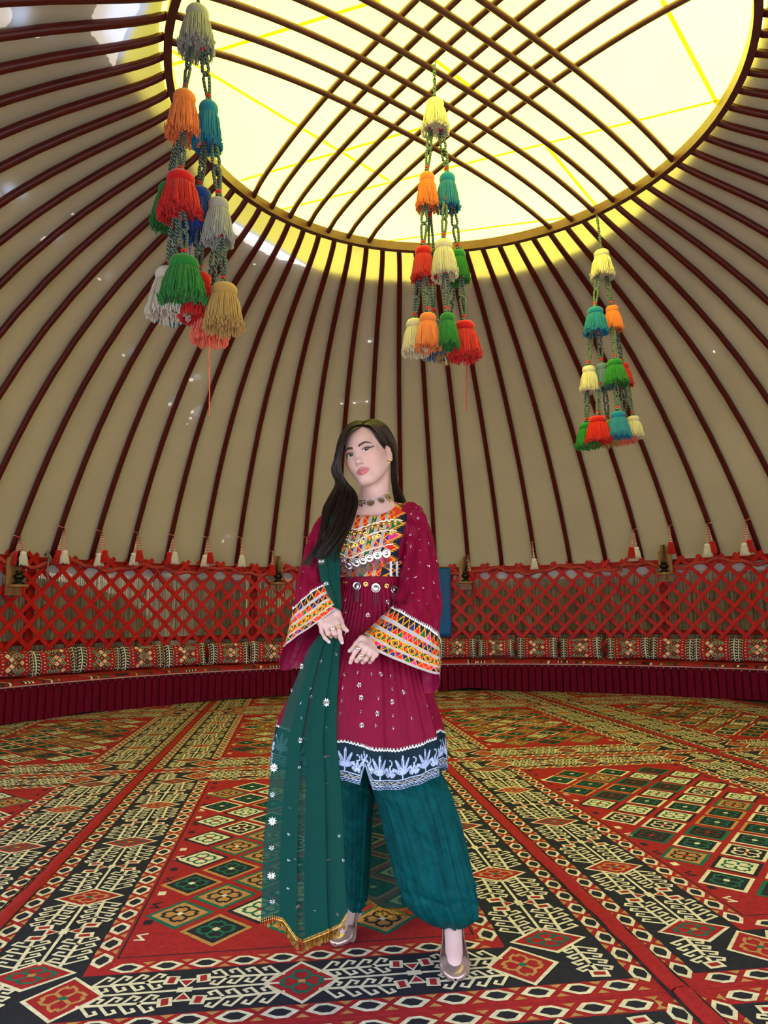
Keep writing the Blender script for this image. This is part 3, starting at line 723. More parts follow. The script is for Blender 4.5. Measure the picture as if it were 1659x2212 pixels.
tassel_string('smallest, farthest tassel string hanging from the crown rim at right', hr_, 6.97,
  [(1299, 541, 600, 43, 'cream', 0), (1285, 665, 721, 45, 'teal', -.04), (1322, 661, 714, 36, 'orange', .02), (1271, 791, 845, 36, 'cream', .0), (1300, 785, 840, 34, 'slate', .03), (1328, 777, 832, 45, 'green', -.1), (1344, 785, 833, 36, 'red', .16), (1267, 914, 966, 45, 'green', .05), (1290, 899, 955, 49, 'red', -.1), (1334, 889, 944, 44, 'teal', -.13), (1313, 908, 960, 38, 'gold', .18), (1350, 905, 955, 38, 'coral', .12), (1367, 899, 945, 36, 'cream', .02)],
  [(0, 1), (0, 2), (1, 3), (1, 4), (2, 5), (2, 6), (3, 7), (4, 8), (5, 9), (4, 10), (6, 11), (6, 12)], [(1314, 955, 1313, 982, 'gold')], None, 1)

# ------------------------------------------------------------------ small red-and-white tassels tied to the poles
def stripes():
    m, N, L = _new('striped_cord'); out = N.new('ShaderNodeOutputMaterial'); b = N.new('ShaderNodeBsdfPrincipled'); L.new(b.outputs[0], out.inputs[0]); b.inputs['Roughness'].default_value = .9
    tc = N.new('ShaderNodeTexCoord'); wv = N.new('ShaderNodeTexWave'); wv.bands_direction = 'Z'; wv.inputs['Scale'].default_value = 14; L.new(tc.outputs['Object'], wv.inputs['Vector'])
    cr = N.new('ShaderNodeValToRGB'); cr.color_ramp.interpolation = 'CONSTANT'; L.new(wv.outputs['Fac'], cr.inputs[0]); e = cr.color_ramp.elements
    e[0].color = (.5, .01, .01, 1); e[1].position = .5; e[1].color = (.72, .68, .62, 1); L.new(cr.outputs[0], b.inputs['Base Color']); return m
M_STR = stripes()
h_, f_ = tassel_meshes(77, 70); SH, SF = h_.mesh('tassel_head', YM['snow'], True), f_.mesh('tassel_skirt', YM['snow'], True)
PT = [(0, 1.02, 'xrw', 'left of the leftmost lamp bracket', 0), (1, .0, 'rw', 'on the second pole from the left edge', 1140), (2, .0, 'wr', 'on the third pole from the left edge', 1146), (3, .0, 'wR', 'on the fourth pole from the left edge', 1150), (4, 0, 'rw', 'on the fifth pole from the left edge', 1157), (5, 0, 'wr', 'on the sixth pole from the left edge', 1160), (6, 0, 'w', 'on the seventh pole from the left, white one only', 1161), (7, 0, 'r', 'beside the lamp bracket left of the woman, red one only', 1190), (8, 0, 'w', 'beside the loose dark hair', 1160),
      (13, 0, 'wr', 'behind the lamp bracket right of the woman', 1200), (15, 0, 'w', 'on the third pole right of the woman, white one only', 1170), (18, 0, 'rw', 'left of the right-hand lamp bracket', 1145), (19, 0, 'r', 'over the right-hand lamp bracket, red one only', 1134), (20, 0, 'wr', 'on the pole second from the right edge', 1131), (21, 0, 'wr', 'on the pole at the right edge', 1122)]
LEN = {0: .36, 1: .50, 2: .48, 3: .46, 4: .44, 5: .44, 6: .45, 7: .40, 8: .46, 13: .46, 15: .44, 18: .46, 19: .44, 20: .47, 21: .50}
def pole_at_y(i, py):
    best = None
    for k in range(160):
        t = k/400; p = pole_pt(i, t, -.034); q_ = p-Vector((0, 0, CAM_H)); z = q_.dot(_D); y = 1106-FPX*q_.dot(_u)/z
        if best is None or abs(y-py) < best[0]: best = (abs(y-py), p, t)
    return best[1], best[2]
for (i, _, kinds, wh, py) in PT:
    if i == 0: P = pole_pt(0, .03, -.034); t_ = .03
    else: P, t_ = pole_at_y(i, py)
    P = P + (Vector((CB.x, CB.y, P.z))-P).normalized()*.03
    root = empty('pole_tassel', P); tag(root, 'striped cord with small tassels '+wh, 'pole tassel', 'small tassels tied to the roof poles')
    kk = kinds.replace('x', ''); L_ = LEN[i]; mb = MB()
    tp = pole_pt(i, t_+.008)-pole_pt(i, t_-.008) if t_ > .01 else Vector((0, 0, 1)); tp.normalize()
    c0 = pole_pt(i, t_)-P; e1 = tp.cross(Vector((1, 0, 0))).normalized(); e2 = tp.cross(e1)
    mb.tube([c0+(e1*math.cos(2*PI*k/12)+e2*math.sin(2*PI*k/12))*.041 for k in range(13)], .007, 5)
    for n_, c in enumerate(kk):
        dx = (n_-(len(kk)-1)/2)*.075+random.Random(i).uniform(-.02, .02); l2 = L_*(.80 if c in 'rR' else .84)*(1-.05*(n_ % 2)) - .10
        for s in (-1, 1): mb.tube([Vector((dx*f+s*.008*f, 0, -l2*f)) for f in (0, .3, .6, 1)], .0085, 5)
        sk = link('tassel', SF, root); sk.location = (dx, 0, -l2+.01); sk.scale = (.105, .105, .115); set_mat(sk, YM['snow' if c == 'w' else 'red'])
        hd = link('tassel_head', SH, sk); set_mat(hd, YM['snow' if c == 'w' else 'red'])
    mb.build('cord', M_STR, root)

# ------------------------------------------------------------------ oil lamps on wooden brackets
M_BRONZE = mat('dark_bronze', (.035, .032, .022), .35, .3, 20, metal=.8); M_GLASS = mat('lamp_glass', (.95, .95, .95), .03, 0, trans=1.0, ior=1.12)
LP = [(31, 1238, 'at the left edge of the picture'), (598, 1239, 'just left of the woman'), (1005, 1238, 'just right of the woman beside the blue flag'), (1437, 1217, 'near the right edge of the picture')]
for px, py, wh in LP:
    Y = 9.5
    for _ in range(12): p = at(px, py, Y); phi = math.atan2(p.x-CB.x, p.y-CB.y); Y = rad(phi, 5.92, 0).y
    zc = p.z; root = empty('lamp_bracket', rad(phi, 5.93, zc), -phi); tag(root, 'wooden lamp bracket with pointed board '+wh, 'lamp bracket', 'wooden lamp brackets on the lattice')
    out = [(-.095, -.26), (.095, -.26), (.095, .17), (.055, .20), (.045, .235), (0, .275), (-.045, .235), (-.055, .20), (-.095, .17)]
    mb = MB(); mb.poly([(x, -.010, z) for x, z in out]); mb.poly([(x, .010, z) for x, z in out][::-1])
    for k in range(len(out)):
        (x0, z0), (x1, z1) = out[k], out[(k+1) % len(out)]; mb.poly([(x0, .010, z0), (x1, .010, z1), (x1, -.010, z1), (x0, -.010, z0)])
    mb.build('back_board', M_WOOD, root)
    mb = MB(); mb.lathe([(.11, -.17), (.115, -.16), (.115, -.145), (.11, -.14)], 20, (0, -.10, 0)); mb.build('shelf', M_WOOD, root)
    mb = MB(); mb.box((0, -.05, -.205), (.03, .08, .07)); mb.build('brace', M_WOOD, root)
    lamp = empty('oil_lamp', rad(phi, 5.93-.10, zc-.14), -phi); tag(lamp, 'bronze oil lamp with glass chimney '+wh, 'oil lamp', 'oil lamps on the brackets')
    mb = MB(); mb.lathe([(.070, 0), (.074, .012), (.05, .03), (.03, .045), (.045, .06), (.066, .085), (.066, .105), (.04, .125), (.025, .13)], 20); mb.build('oil_font', M_BRONZE, lamp, smooth=True)
    mb = MB(); mb.lathe([(.034, .128), (.042, .14), (.042, .158), (.03, .165)], 16); mb.tube([(.03, 0, .145), (.065, 0, .145)], .004, 6); mb.build('burner', M_BRONZE, lamp, smooth=True)
    mb = MB(); mb.lathe([(.030, .160), (.048, .20), (.050, .235), (.038, .28), (.028, .33), (.027, .40), (.026, .40), (.027, .33), (.036, .28), (.048, .235), (.046, .20), (.028, .160)], 20, cap=False); mb.build('glass_chimney', M_GLASS, lamp, smooth=True)

# ------------------------------------------------------------------ red woven band knotted along the lattice top, loose ends
M_BAND = mat('woven_band', (.42, .045, .035), .85, .5, 70)
rn = random.Random(12); mb = MB()
pts = []
for k in range(241):
    a = -1.15+2.3*k/240; pts.append(rad(a, 5.955+.01*math.sin(k*.9), 1.80+.045*math.sin(k*.33)+.02*math.sin(k*1.1)))
mb.tube(pts, .016, 5, flat=1.8); tag(mb.build('woven_band', M_BAND, smooth=True), 'red woven band tied in waves along the top of the lattice', 'band')
for px, y0, x1, y1, lab in [(1335, 1222, 1337, 1276, 'loose end of red band hanging from the lattice top on the right'), (1022, 1258, 1024, 1310, 'loose red ribbon hanging below the lamp right of the woman'), (340, 1230, 305, 1300, 'split red slat end tied across the lattice on the left'), (104, 1195, 106, 1256, 'grey rope ends knotted at the second pole from the left')]:
    Y = 9.6
    for _ in range(12): p = at(px, y0, Y); phi = math.atan2(p.x-CB.x, p.y-CB.y); Y = rad(phi, 5.93, 0).y
    q_ = at(x1, y1, Y-.02); mb = MB(); grey = 'grey rope' in lab
    mb.tube([p, p+(q_-p)*.3+Vector((.012, -.02, 0)), p+(q_-p)*.65+Vector((-.01, -.02, 0)), q_], .020 if not grey else .016, 5, flat=.5)
    mb.tube([p+Vector((-.03, -.02, -.03)), p+Vector((0, -.04, .01)), p+Vector((.035, -.02, -.04)), p+Vector((.05, -.02, -.10))], .014, 5)
    tag(mb.build('rope_end' if grey else 'ribbon_end', mat('grey_rope', (.22, .2, .17), .95) if grey else M_BAND, smooth=True), lab, 'rope' if grey else 'ribbon')
# ------------------------------------------------------------------ flags behind the woman
def flag(x0, x1, ytop, ybot, c, lab, mark=False):
    Y = 9.7; mid = (x0+x1)/2; 
    for _ in range(12): p = at(mid, 1300, Y); phi = math.atan2(p.x-CB.x, p.y-CB.y); Y = rad(phi, 5.90, 0).y
    A, B = at(x0, ytop, Y), at(x1, ybot, Y); root = empty('flag', ((A.x+B.x)/2, Y, B.z)); tag(root, lab, 'flag')
    W_, H_ = (B.x-A.x), A.z-B.z; mb = MB()
    rows = [[((u-.5)*W_, .018*math.sin(u*14+v*1.5)-.03*v, H_*v) for u in [k/30 for k in range(31)]] for v in [k/16 for k in range(17)]]
    mb.grid(rows); o = mb.build('cloth', c, root, smooth=True)
    sm = o.modifiers.new('thick', 'SOLIDIFY'); sm.thickness = .003
    if mark:
        wing = [(-.42, .10), (-.2, .15), (0, .02), (.3, .12), (.62, .10), (.66, .05), (.4, .0), (.55, -.06), (.3, -.10), (.38, -.16), (.05, -.16), (-.2, -.05)]; em = MB()
        P_e = lambda x, z: (W_*.33+x*.13, .018*math.sin((.83+x*.13/W_)*14+.48*1.5)-.03*.48-.006, H_*.48+z*.22)
        em.poly([P_e(*p) for p in wing]); em.build('emblem', mat('pale_print', (.50, .56, .62), .8), root)
    mb = MB(); mb.tube([(-W_/2, -.03, H_+.01), (W_/2, -.03, H_+.01)], .009, 6); mb.build('rod', M_WOOD, root)
flag(800, 976, 1228, 1374, mat('flag_blue', (.006, .085, .28), .7), 'blue flag hanging on the lattice, half hidden behind the right sleeve', True)
flag(640, 790, 1225, 1380, mat('flag_red', (.52, .045, .025), .7), 'orange-red flag hanging on the lattice behind the left sleeve')
# ------------------------------------------------------------------ the woman
woman = empty('person', (0.03, 2.52, 0.0)); tag(woman, 'woman in maroon embroidered dress, green scarf and teal balloon trousers, looking at the camera', 'person')
WO = np.array([0.03, 2.52, 0.0])
def A3(px, py, Y): v = at(px, py, Y); return np.array([v.x, v.y, v.z])
def wbuild(name, V, Fc, mats, cols=None, midx=None, smooth=True, parent=None):
    """V in world metres -> mesh part of the woman"""
    me = bpy.data.meshes.new(name); par = parent or woman
    me.from_pydata((np.asarray(V, float)-WO).tolist(), [], [tuple(int(i) for i in f) for f in Fc])
    for m in (mats if isinstance(mats, (list, tuple)) else [mats]): me.materials.append(m)
    if midx is not None: me.polygons.foreach_set('material_index', np.asarray(midx, np.int32))
    if smooth: me.polygons.foreach_set('use_smooth', [True]*len(me.polygons))
    if cols is not None:
        ca = me.color_attributes.new('col', 'FLOAT_COLOR', 'POINT'); c4 = np.ones((len(V), 4), np.float32); c4[:, :3] = cols; ca.data.foreach_set('color', c4.ravel())
    me.update(); return link(name, me, par)
def grid_faces(r, c, wrap=False):
    i, j = np.meshgrid(np.arange(r-1), np.arange(c if wrap else c-1), indexing='ij'); j2 = (j+1) % c
    return np.stack([i*c+j, i*c+j2, (i+1)*c+j2, (i+1)*c+j], -1).reshape(-1, 4)
# --- signed-distance modelling of skin
def cap(P, a, b, r1, r2=None):
    a = np.asarray(a, np.float32); b = np.asarray(b, np.float32); r2 = r1 if r2 is None else r2
    ab = b-a; t = np.clip(((P-a)@ab)/max(float(ab@ab), 1e-12), 0, 1); return np.sqrt(((P-(a+t[..., None]*ab))**2).sum(-1))-(r1+(r2-r1)*t)
def ell(P, c, r):
    c = np.asarray(c, np.float32); r = np.asarray(r, np.float32); q = (P-c)/r; k0 = np.sqrt((q*q).sum(-1)); q2 = q/r; k1 = np.sqrt((q2*q2).sum(-1)); return k0*(k0-1)/np.maximum(k1, 1e-6)
def smin(a, b, k): h = np.clip(.5+.5*(b-a)/k, 0, 1); return b+(a-b)*h-k*h*(1-h)
def smax(a, b, k): return -smin(-a, -b, k)
def nets(f, lo, hi, h):
    """surface nets: polygonise f<0 on a regular grid"""
    lo = np.asarray(lo, float); n = np.maximum(((np.asarray(hi)-lo)/h).astype(int)+1, 4)
    ax = [lo[k]+h*np.arange(n[k]) for k in range(3)]
    G = np.stack(np.meshgrid(*ax, indexing='ij'), -1).astype(np.float32); v = f(G).astype(np.float32); ins = v < 0
    cs = tuple(n-1); acc = np.zeros(cs+(3,), np.float32); cnt = np.zeros(cs, np.float32)
    for a in range(3):
        o = [k for k in range(3) if k != a]; s0 = [slice(None)]*3; s1 = [slice(None)]*3; s0[a] = slice(0, -1); s1[a] = slice(1, None)
        v0, v1 = v[tuple(s0)], v[tuple(s1)]; cr = ins[tuple(s0)] != ins[tuple(s1)]; t = np.where(cr, v0/np.where(cr, v0-v1, 1), 0)
        for d0 in (0, 1):
            for d1 in (0, 1):
                sl = [slice(None)]*3; sl[o[0]] = slice(d0, d0+cs[o[0]]); sl[o[1]] = slice(d1, d1+cs[o[1]]); sl = tuple(sl); m = cr[sl].astype(np.float32)
                acc[..., a] += m*t[sl]; acc[..., o[0]] += m*d0; acc[..., o[1]] += m*d1; cnt += m
    act = cnt > 0; idx = -np.ones(cs, int); idx[act] = np.arange(act.sum()); ii = np.argwhere(act)
    V = lo+h*(ii+acc[act]/cnt[act][:, None]); F_ = []
    for a in range(3):
        b, c = [(1, 2), (2, 0), (0, 1)][a]; s0 = [slice(None)]*3; s1 = [slice(None)]*3; s0[a] = slice(0, -1); s1[a] = slice(1, None)
        cr = ins[tuple(s0)] != ins[tuple(s1)]; e = np.argwhere(cr); e = e[(e[:, b] > 0) & (e[:, c] > 0) & (e[:, b] < cs[b]) & (e[:, c] < cs[c])]
        if not len(e): continue
        def cell(db, dc): q = e.copy(); q[:, b] += db; q[:, c] += dc; return idx[q[:, 0], q[:, 1], q[:, 2]]
        q = np.stack([cell(-1, -1), cell(0, -1), cell(0, 0), cell(-1, 0)], -1); flip = ~ins[e[:, 0], e[:, 1], e[:, 2]]
        q[flip] = q[flip][:, ::-1]; F_.append(q)
    return V, np.concatenate(F_)
# head frame
HC_ = A3(796, 990, 2.475)                          # head centre
def rotm(yaw, pitch, roll):
    cy, sy, cp, sp, cr, sr = math.cos(yaw), math.sin(yaw), math.cos(pitch), math.sin(pitch), math.cos(roll), math.sin(roll)
    Rz = np.array([[cy, -sy, 0], [sy, cy, 0], [0, 0, 1]]); Rx = np.array([[1, 0, 0], [0, cp, -sp], [0, sp, cp]]); Ry = np.array([[cr, 0, sr], [0, 1, 0], [-sr, 0, cr]]); return Rz@Ry@Rx
# head local axes: x to the picture's right, y out of the face (towards the camera), z up
FLIP = np.array([[1, 0, 0], [0, -1, 0], [0, 0, 1.]])
HM = rotm(math.radians(-25), math.radians(4), math.radians(-13))@FLIP
def to_head(P): return (P-HC_.astype(np.float32))@HM.astype(np.float32)       # HM orthogonal: world->local
def from_head(q): return np.asarray(q)@HM.T+HC_
SH_R = A3(893, 1112, 2.50); SH_L = A3(712, 1128, 2.47); NECK0 = A3(806, 1098, 2.525); CHEST = A3(792, 1180, 2.505)
def f_base(P):                                      # neck, shoulders, chest (world)
    d = cap(P, from_head((0, -.035, -.05)), NECK0, .047, .054)
    d = smin(d, cap(P, NECK0+[.02, 0, -.015], SH_R+[-.02, 0, -.02], .044, .040), .05)
    d = smin(d, cap(P, NECK0+[-.02, 0, -.015], SH_L+[.02, 0, -.02], .044, .040), .05)
    d = smin(d, ell(P, CHEST+[0, .01, .02], (.118, .075, .125)), .06)
    return d
def f_head(P):
    q = to_head(P); m = np.abs(q[..., 0]); S = np.stack([m, q[..., 1], q[..., 2]], -1)     # mirrored
    d = ell(q, (0, -.020, .044), (.071, .090, .086))
    d = smin(d, ell(q, (0, .022, .032), (.061, .062, .070)), .03)                       # forehead
    d = smin(d, ell(q, (0, .020, -.022), (.0560, .060, .072)), .03)                     # face
    d = smin(d, cap(S, (.047, .000, -.034), (.016, .053, -.084), .020, .017), .030)     # jaw line
    d = smin(d, ell(q, (0, .061, -.0855), (.018, .017, .015)), .022)                    # chin
    d = smin(d, ell(S, (.035, .048, -.016), (.026, .026, .026)), .030)                  # cheek
    d = smin(d, cap(S, (.010, .077, .028), (.044, .064, .032), .0080, .0065), .016)     # brow
    d = smax(d, -ell(S, (.031, .096, .009), (.018, .016, .0115)), .014)                 # eye socket
    d = smin(d, cap(q, (0, .074, .018), (0, .0895, -.020), .0062, .0085), .014)         # nose bridge
    d = smin(d, ell(q, (0, .0925, -.0245), (.0108, .0100, .0090)), .007)                # tip
    d = smin(d, ell(S, (.0105, .0825, -.0285), (.0058, .0082, .0060)), .006)            # wings
    d = smax(d, -ell(S, (.0062, .0885, -.0350), (.0042, .0068, .0058)), .002)           # nostril
    d = smin(d, cap(S, (.0045, .0830, -.0505), (.0245, .0705, -.0550), .0066, .0030), .006)   # upper lip
    d = smin(d, cap(S, (.0, .0820, -.0630), (.0200, .0715, -.0580), .0076, .0032), .006)      # lower lip
    d = smax(d, -cap(S, (0, .0920, -.0568), (.0250, .0760, -.0558), .0011, .0010), .0022)     # parting of the lips
    d = smin(d, ell(S, (.031, .0705, .0095), (.0145, .0135, .0112)), .005)              # lids over the ball
    # ear
    e = ell(S, (.0770, -.008, -.006), (.0080, .0185, .0310)); e = smax(e, -ell(S, (.0850, -.002, -.002), (.0070, .0110, .0190)), .003)
    d = smin(d, e, .006)
    return d
def f_up(P): return smin(f_head(P), f_base(P), .022)
SKIN = (.54, .345, .30)
VH, FH = nets(f_up, HC_-[.115, .130, .150], HC_+[.115, .130, .135], .0017)
zcut = VH[:, 2].min()
VC, FC = nets(f_up, np.array([HC_[0]-.20, HC_[1]-.14, CHEST[2]-.12]), np.array([HC_[0]+.20, HC_[1]+.18, HC_[2]-.140]), .003)
def head_colour(V):
    q = to_head(V.astype(np.float32)); x, y, z = q.T; mx = np.abs(x); C = np.tile(np.array(SKIN, np.float32), (len(V), 1)); front = y > .03
    def mixc(w, c): nonlocal C; w = np.clip(w, 0, 1)[:, None]; C = C*(1-w)+np.array(c, np.float32)*w
    mixc(.40*np.exp(-((mx-.046)**2+(z+.024)**2)/.00035)*front, (.60, .27, .22))            # blush
    mixc(.55*np.exp(-((mx-.035)**2/.0004+(z-.0185)**2/.00006))*front, (.20, .11, .10))     # eye shadow
    xm = np.clip(mx/.0262, 0, 1); up = -.0462-.0020*np.exp(-(mx/.0035)**2)-.0085*xm**1.6; lo = -.0708+.0150*xm**2.2
    w = np.clip((up-z)/.0014+.5, 0, 1)*np.clip((z-lo)/.0014+.5, 0, 1)*(mx < .0262)*(y > .05); mixc(.88*w, (.46, .115, .135))
    mixc(.7*np.exp(-((z+.0564+.0004*np.cos(mx*200))**2)/.0000011)*(mx < .0235)*(y > .05), (.20, .035, .04))
    zb = .0275+.0085*np.clip((mx-.010)/.024, 0, 1)**.8-.0075*np.clip((mx-.036)/.017, 0, 1)**1.3; th = .0046*np.clip((.056-mx)/.028, 0, 1)**.6
    w = np.clip((th-np.abs(z-zb))/.0012+.5, 0, 1)*(mx > .0105)*(mx < .0545)*(y > .03); mixc(.93*w, (.026, .015, .012))
    ex = (mx-.031)/.0170; zl = .0092+.0016*ex; hu = .0062*np.clip(1-np.abs(ex)**2.2, 0, 1); hl_ = .0048*np.clip(1-np.abs(ex)**2.4, 0, 1)
    eye = (np.abs(ex) < 1)*(y > .05); inside = np.clip((zl+hu-z)/.0009+.5, 0, 1)*np.clip((z-zl+hl_)/.0009+.5, 0, 1)*eye; mixc(inside, (.50, .46, .46))
    gx = np.where(x > 0, .0352, -.0262); r = np.hypot(x-gx, z-.0098); mixc(inside*np.clip((.0070-r)/.0008+.5, 0, 1), (.050, .026, .018)); mixc(inside*np.clip((.0030-r)/.0006+.5, 0, 1), (.006, .005, .005))
    rg = np.hypot(x-gx-.0018, z-.0122); mixc(inside*np.clip((.0010-rg)/.0006+.5, 0, 1), (.9, .9, .9))  # catchlight painted into the iris colour
    lash = np.exp(-((z-(zl+hu+.0016))/.0025)**2)*(mx > .0175)*(mx < .050)*eye; mixc(.97*lash, (.010, .007, .007))
    wing = np.exp(-((z-(.0125+.34*(mx-.042)))/.0027)**2)*(mx > .0395)*(mx < .0560)*(y > .03); mixc(.95*wing, (.010, .007, .007))
    mixc(.5*np.exp(-((z-(zl-hl_))/.0010)**2)*eye, (.08, .04, .04))
    return C
skinmat = mat('skin', SKIN, .48, .05, 40.0, attr='col', sss=.03, spec=.18)
# --- hands
def hand(knuck, fingers, thumb, wrist, elbow, h=.0016):
    """knuck: four knuckle points; fingers: list of joint chains; all world"""
    def f(P):
        d = cap(P, elbow, wrist, .040, .0265)
        c = (knuck[0]+knuck[1]+knuck[2]+knuck[3])/4
        for k in range(4):
            d = smin(d, cap(P, wrist+(knuck[k]-c)*.45, knuck[k], .0165, .0118), .012)
        g = None
        for k, ch in enumerate(fingers):
            r0 = (.0088, .0090, .0086, .0076)[k]; pts = [knuck[k]]+ch; e = None
            for i in range(len(pts)-1):
                ra, rb = r0*(1-.10*i), r0*(1-.10*(i+1)); s = cap(P, pts[i], pts[i+1], ra, rb); e = s if e is None else smin(e, s, .004)
            g = e if g is None else np.minimum(g, e)
        d = smin(d, g, .006)
        t = None
        for i in range(len(thumb)-1):
            s = cap(P, thumb[i], thumb[i+1], (.0155, .0108, .0092)[i], (.0108, .0092, .0070)[i]); t = s if t is None else smin(t, s, .005)
        return smin(d, t, .008)
    pts = np.array([p for ch in fingers for p in ch]+list(knuck)+list(thumb)+[wrist]); lo, hi = pts.min(0)-.03, pts.max(0)+.03
    return nets(f, lo, hi, h)
YR = 2.285                                          # her right hand (left in the picture), over the scarf
P_ = lambda x, y, Y=YR: A3(x, y, Y)
kR = [P_(728, 1346, YR-.004), P_(716, 1350, YR-.012), P_(702, 1349, YR-.010), P_(691, 1343, YR-.002)]
fR = [[P_(733, 1366, YR-.014), P_(736, 1379, YR-.010), P_(739, 1388, YR-.006)], [P_(722, 1368, YR-.020), P_(727, 1374, YR+.002), P_(724, 1366, YR+.016)], [P_(709, 1368, YR-.020), P_(715, 1374, YR+.004), P_(714, 1366, YR+.018)], [P_(695, 1364, YR-.010), P_(702, 1378, YR-.002), P_(711, 1387, YR+.002)]]
tR = [P_(727, 1326, YR+.012), P_(735, 1342, YR+.014), P_(740, 1355, YR+.006), P_(749, 1362, YR+.002)]
wR, eR = P_(710, 1313, YR+.034), P_(672, 1262, 2.42)
YLh = 2.275                                         # her left hand (right in the picture), pinching the skirt
kL = [P_(781, 1394, YLh-.006), P_(791, 1400, YLh-.014), P_(801, 1407, YLh-.010), P_(810, 1413, YLh-.002)]
fL = [[P_(768, 1408, YLh-.016), P_(761, 1421, YLh-.012), P_(757, 1431, YLh-.004)], [P_(778, 1420, YLh-.024), P_(771, 1427, YLh-.010), P_(768, 1424, YLh+.008)], [P_(790, 1424, YLh-.020), P_(784, 1430, YLh-.004), P_(781, 1424, YLh+.012)], [P_(804, 1424, YLh-.008), P_(799, 1430, YLh+.004), P_(797, 1424, YLh+.016)]]
tL = [P_(783, 1382, YLh+.012), P_(771, 1392, YLh+.014), P_(764, 1401, YLh+.008), P_(756, 1406, YLh+.004)]
wL, eL = P_(812, 1379, YLh+.062), P_(902, 1300, 2.46)
V1, F1 = hand(kR, fR, tR, wR, eR); V2, F2 = hand(kL, fL, tL, wL, eL)
# --- lower legs and feet inside the shoes
ANK_R, TOE_R = A3(978, 1988, 2.475), np.array([.197, 2.305, .018]); ANK_L, TOE_L = A3(764, 1968, 2.690), np.array([-.178, 2.545, .018])
def foot(ank, toe):
    heel = np.array([ank[0]+(ank[0]-toe[0])*.12, ank[1]+.030, .098]); ball = toe+(heel-toe)*np.array([.30, .30, 0])+[0, 0, .016]; ins = ank+np.array([(toe[0]-ank[0])*.28, (toe[1]-ank[1])*.28, -.018])
    def f(P):
        d = cap(P, ank+[0, .02, .26], ank+[0, .004, .012], .042, .029); d = smin(d, cap(P, ank, heel+[0, 0, .012], .028, .024), .02)
        d = smin(d, cap(P, ins, ball+[0, 0, .004], .026, .019), .03); d = smin(d, cap(P, heel+[0, 0, .006], ball, .020, .018), .03); return smin(d, cap(P, ball, ball+(toe-ball)*.3, .018, .010), .02)
    pts = np.array([ank+[0, 0, .24], heel, toe, ball]); return nets(f, pts.min(0)-.05, pts.max(0)+.05, .003), heel, ball
(V3, F3), heR, baR = foot(ANK_R, TOE_R); (V4, F4), heL, baL = foot(ANK_L, TOE_L)
# hidden trunk and limbs, so that the figure is whole under the clothes
PEL = A3(782, 1400, 2.52)
def f_trunk(P):
    d = ell(P, CHEST+[0, .01, -.02], (.112, .072, .15)); d = smin(d, ell(P, PEL+[0, 0, -.02], (.130, .090, .12)), .08); d = smin(d, cap(P, CHEST+[0, .01, -.1], PEL, .085, .085), .05)
    d = smin(d, cap(P, PEL+[.07, 0, -.05], ANK_R+[-.03, .02, .30], .075, .045), .04); d = smin(d, cap(P, ANK_R+[-.03, .02, .30], ANK_R, .045, .030), .02)
    d = smin(d, cap(P, PEL+[-.07, 0, -.05], ANK_L+[.01, 0, .30], .075, .045), .04); d = smin(d, cap(P, ANK_L+[.01, 0, .30], ANK_L, .045, .030), .02)
    d = smin(d, cap(P, SH_R+[-.03, 0, -.03], eR*0+eL, .038, .034), .03); d = smin(d, cap(P, eL, wL, .034, .026), .02); d = smin(d, cap(P, SH_L+[.03, 0, -.03], eR, .038, .034), .03); return smin(d, cap(P, eR, wR, .034, .026), .02)
V5, F5 = nets(f_trunk, np.array([-.36, 2.2, .10]), np.array([.36, 2.85, CHEST[2]+.11]), .009)
Vs, Fs, n0 = [], [], 0
for V_, F_ in ((VH, FH), (VC, FC), (V1, F1), (V2, F2), (V3, F3), (V4, F4), (V5, F5)): Vs.append(V_); Fs.append(F_+n0); n0 += len(V_)
cols = [head_colour(VH)]+[np.tile(np.array(SKIN, np.float32), (len(v), 1)) for v in Vs[1:]]
for k, (tips) in ((2, [fR[0][-1], fR[3][-1], tR[-1]]), (3, [fL[0][-1], tL[-1]])):     # nails
    for tp in tips:
        d = np.sqrt(((Vs[k]-tp)**2).sum(1)); wv = np.clip((.0075-d)/.002, 0, 1)[:, None]*(Vs[k][:, 1:2] < tp[1]); cols[k] = cols[k]*(1-wv)+np.array((.62, .50, .52))*wv
wbuild('body', np.concatenate(Vs), np.concatenate(Fs), skinmat, np.concatenate(cols))
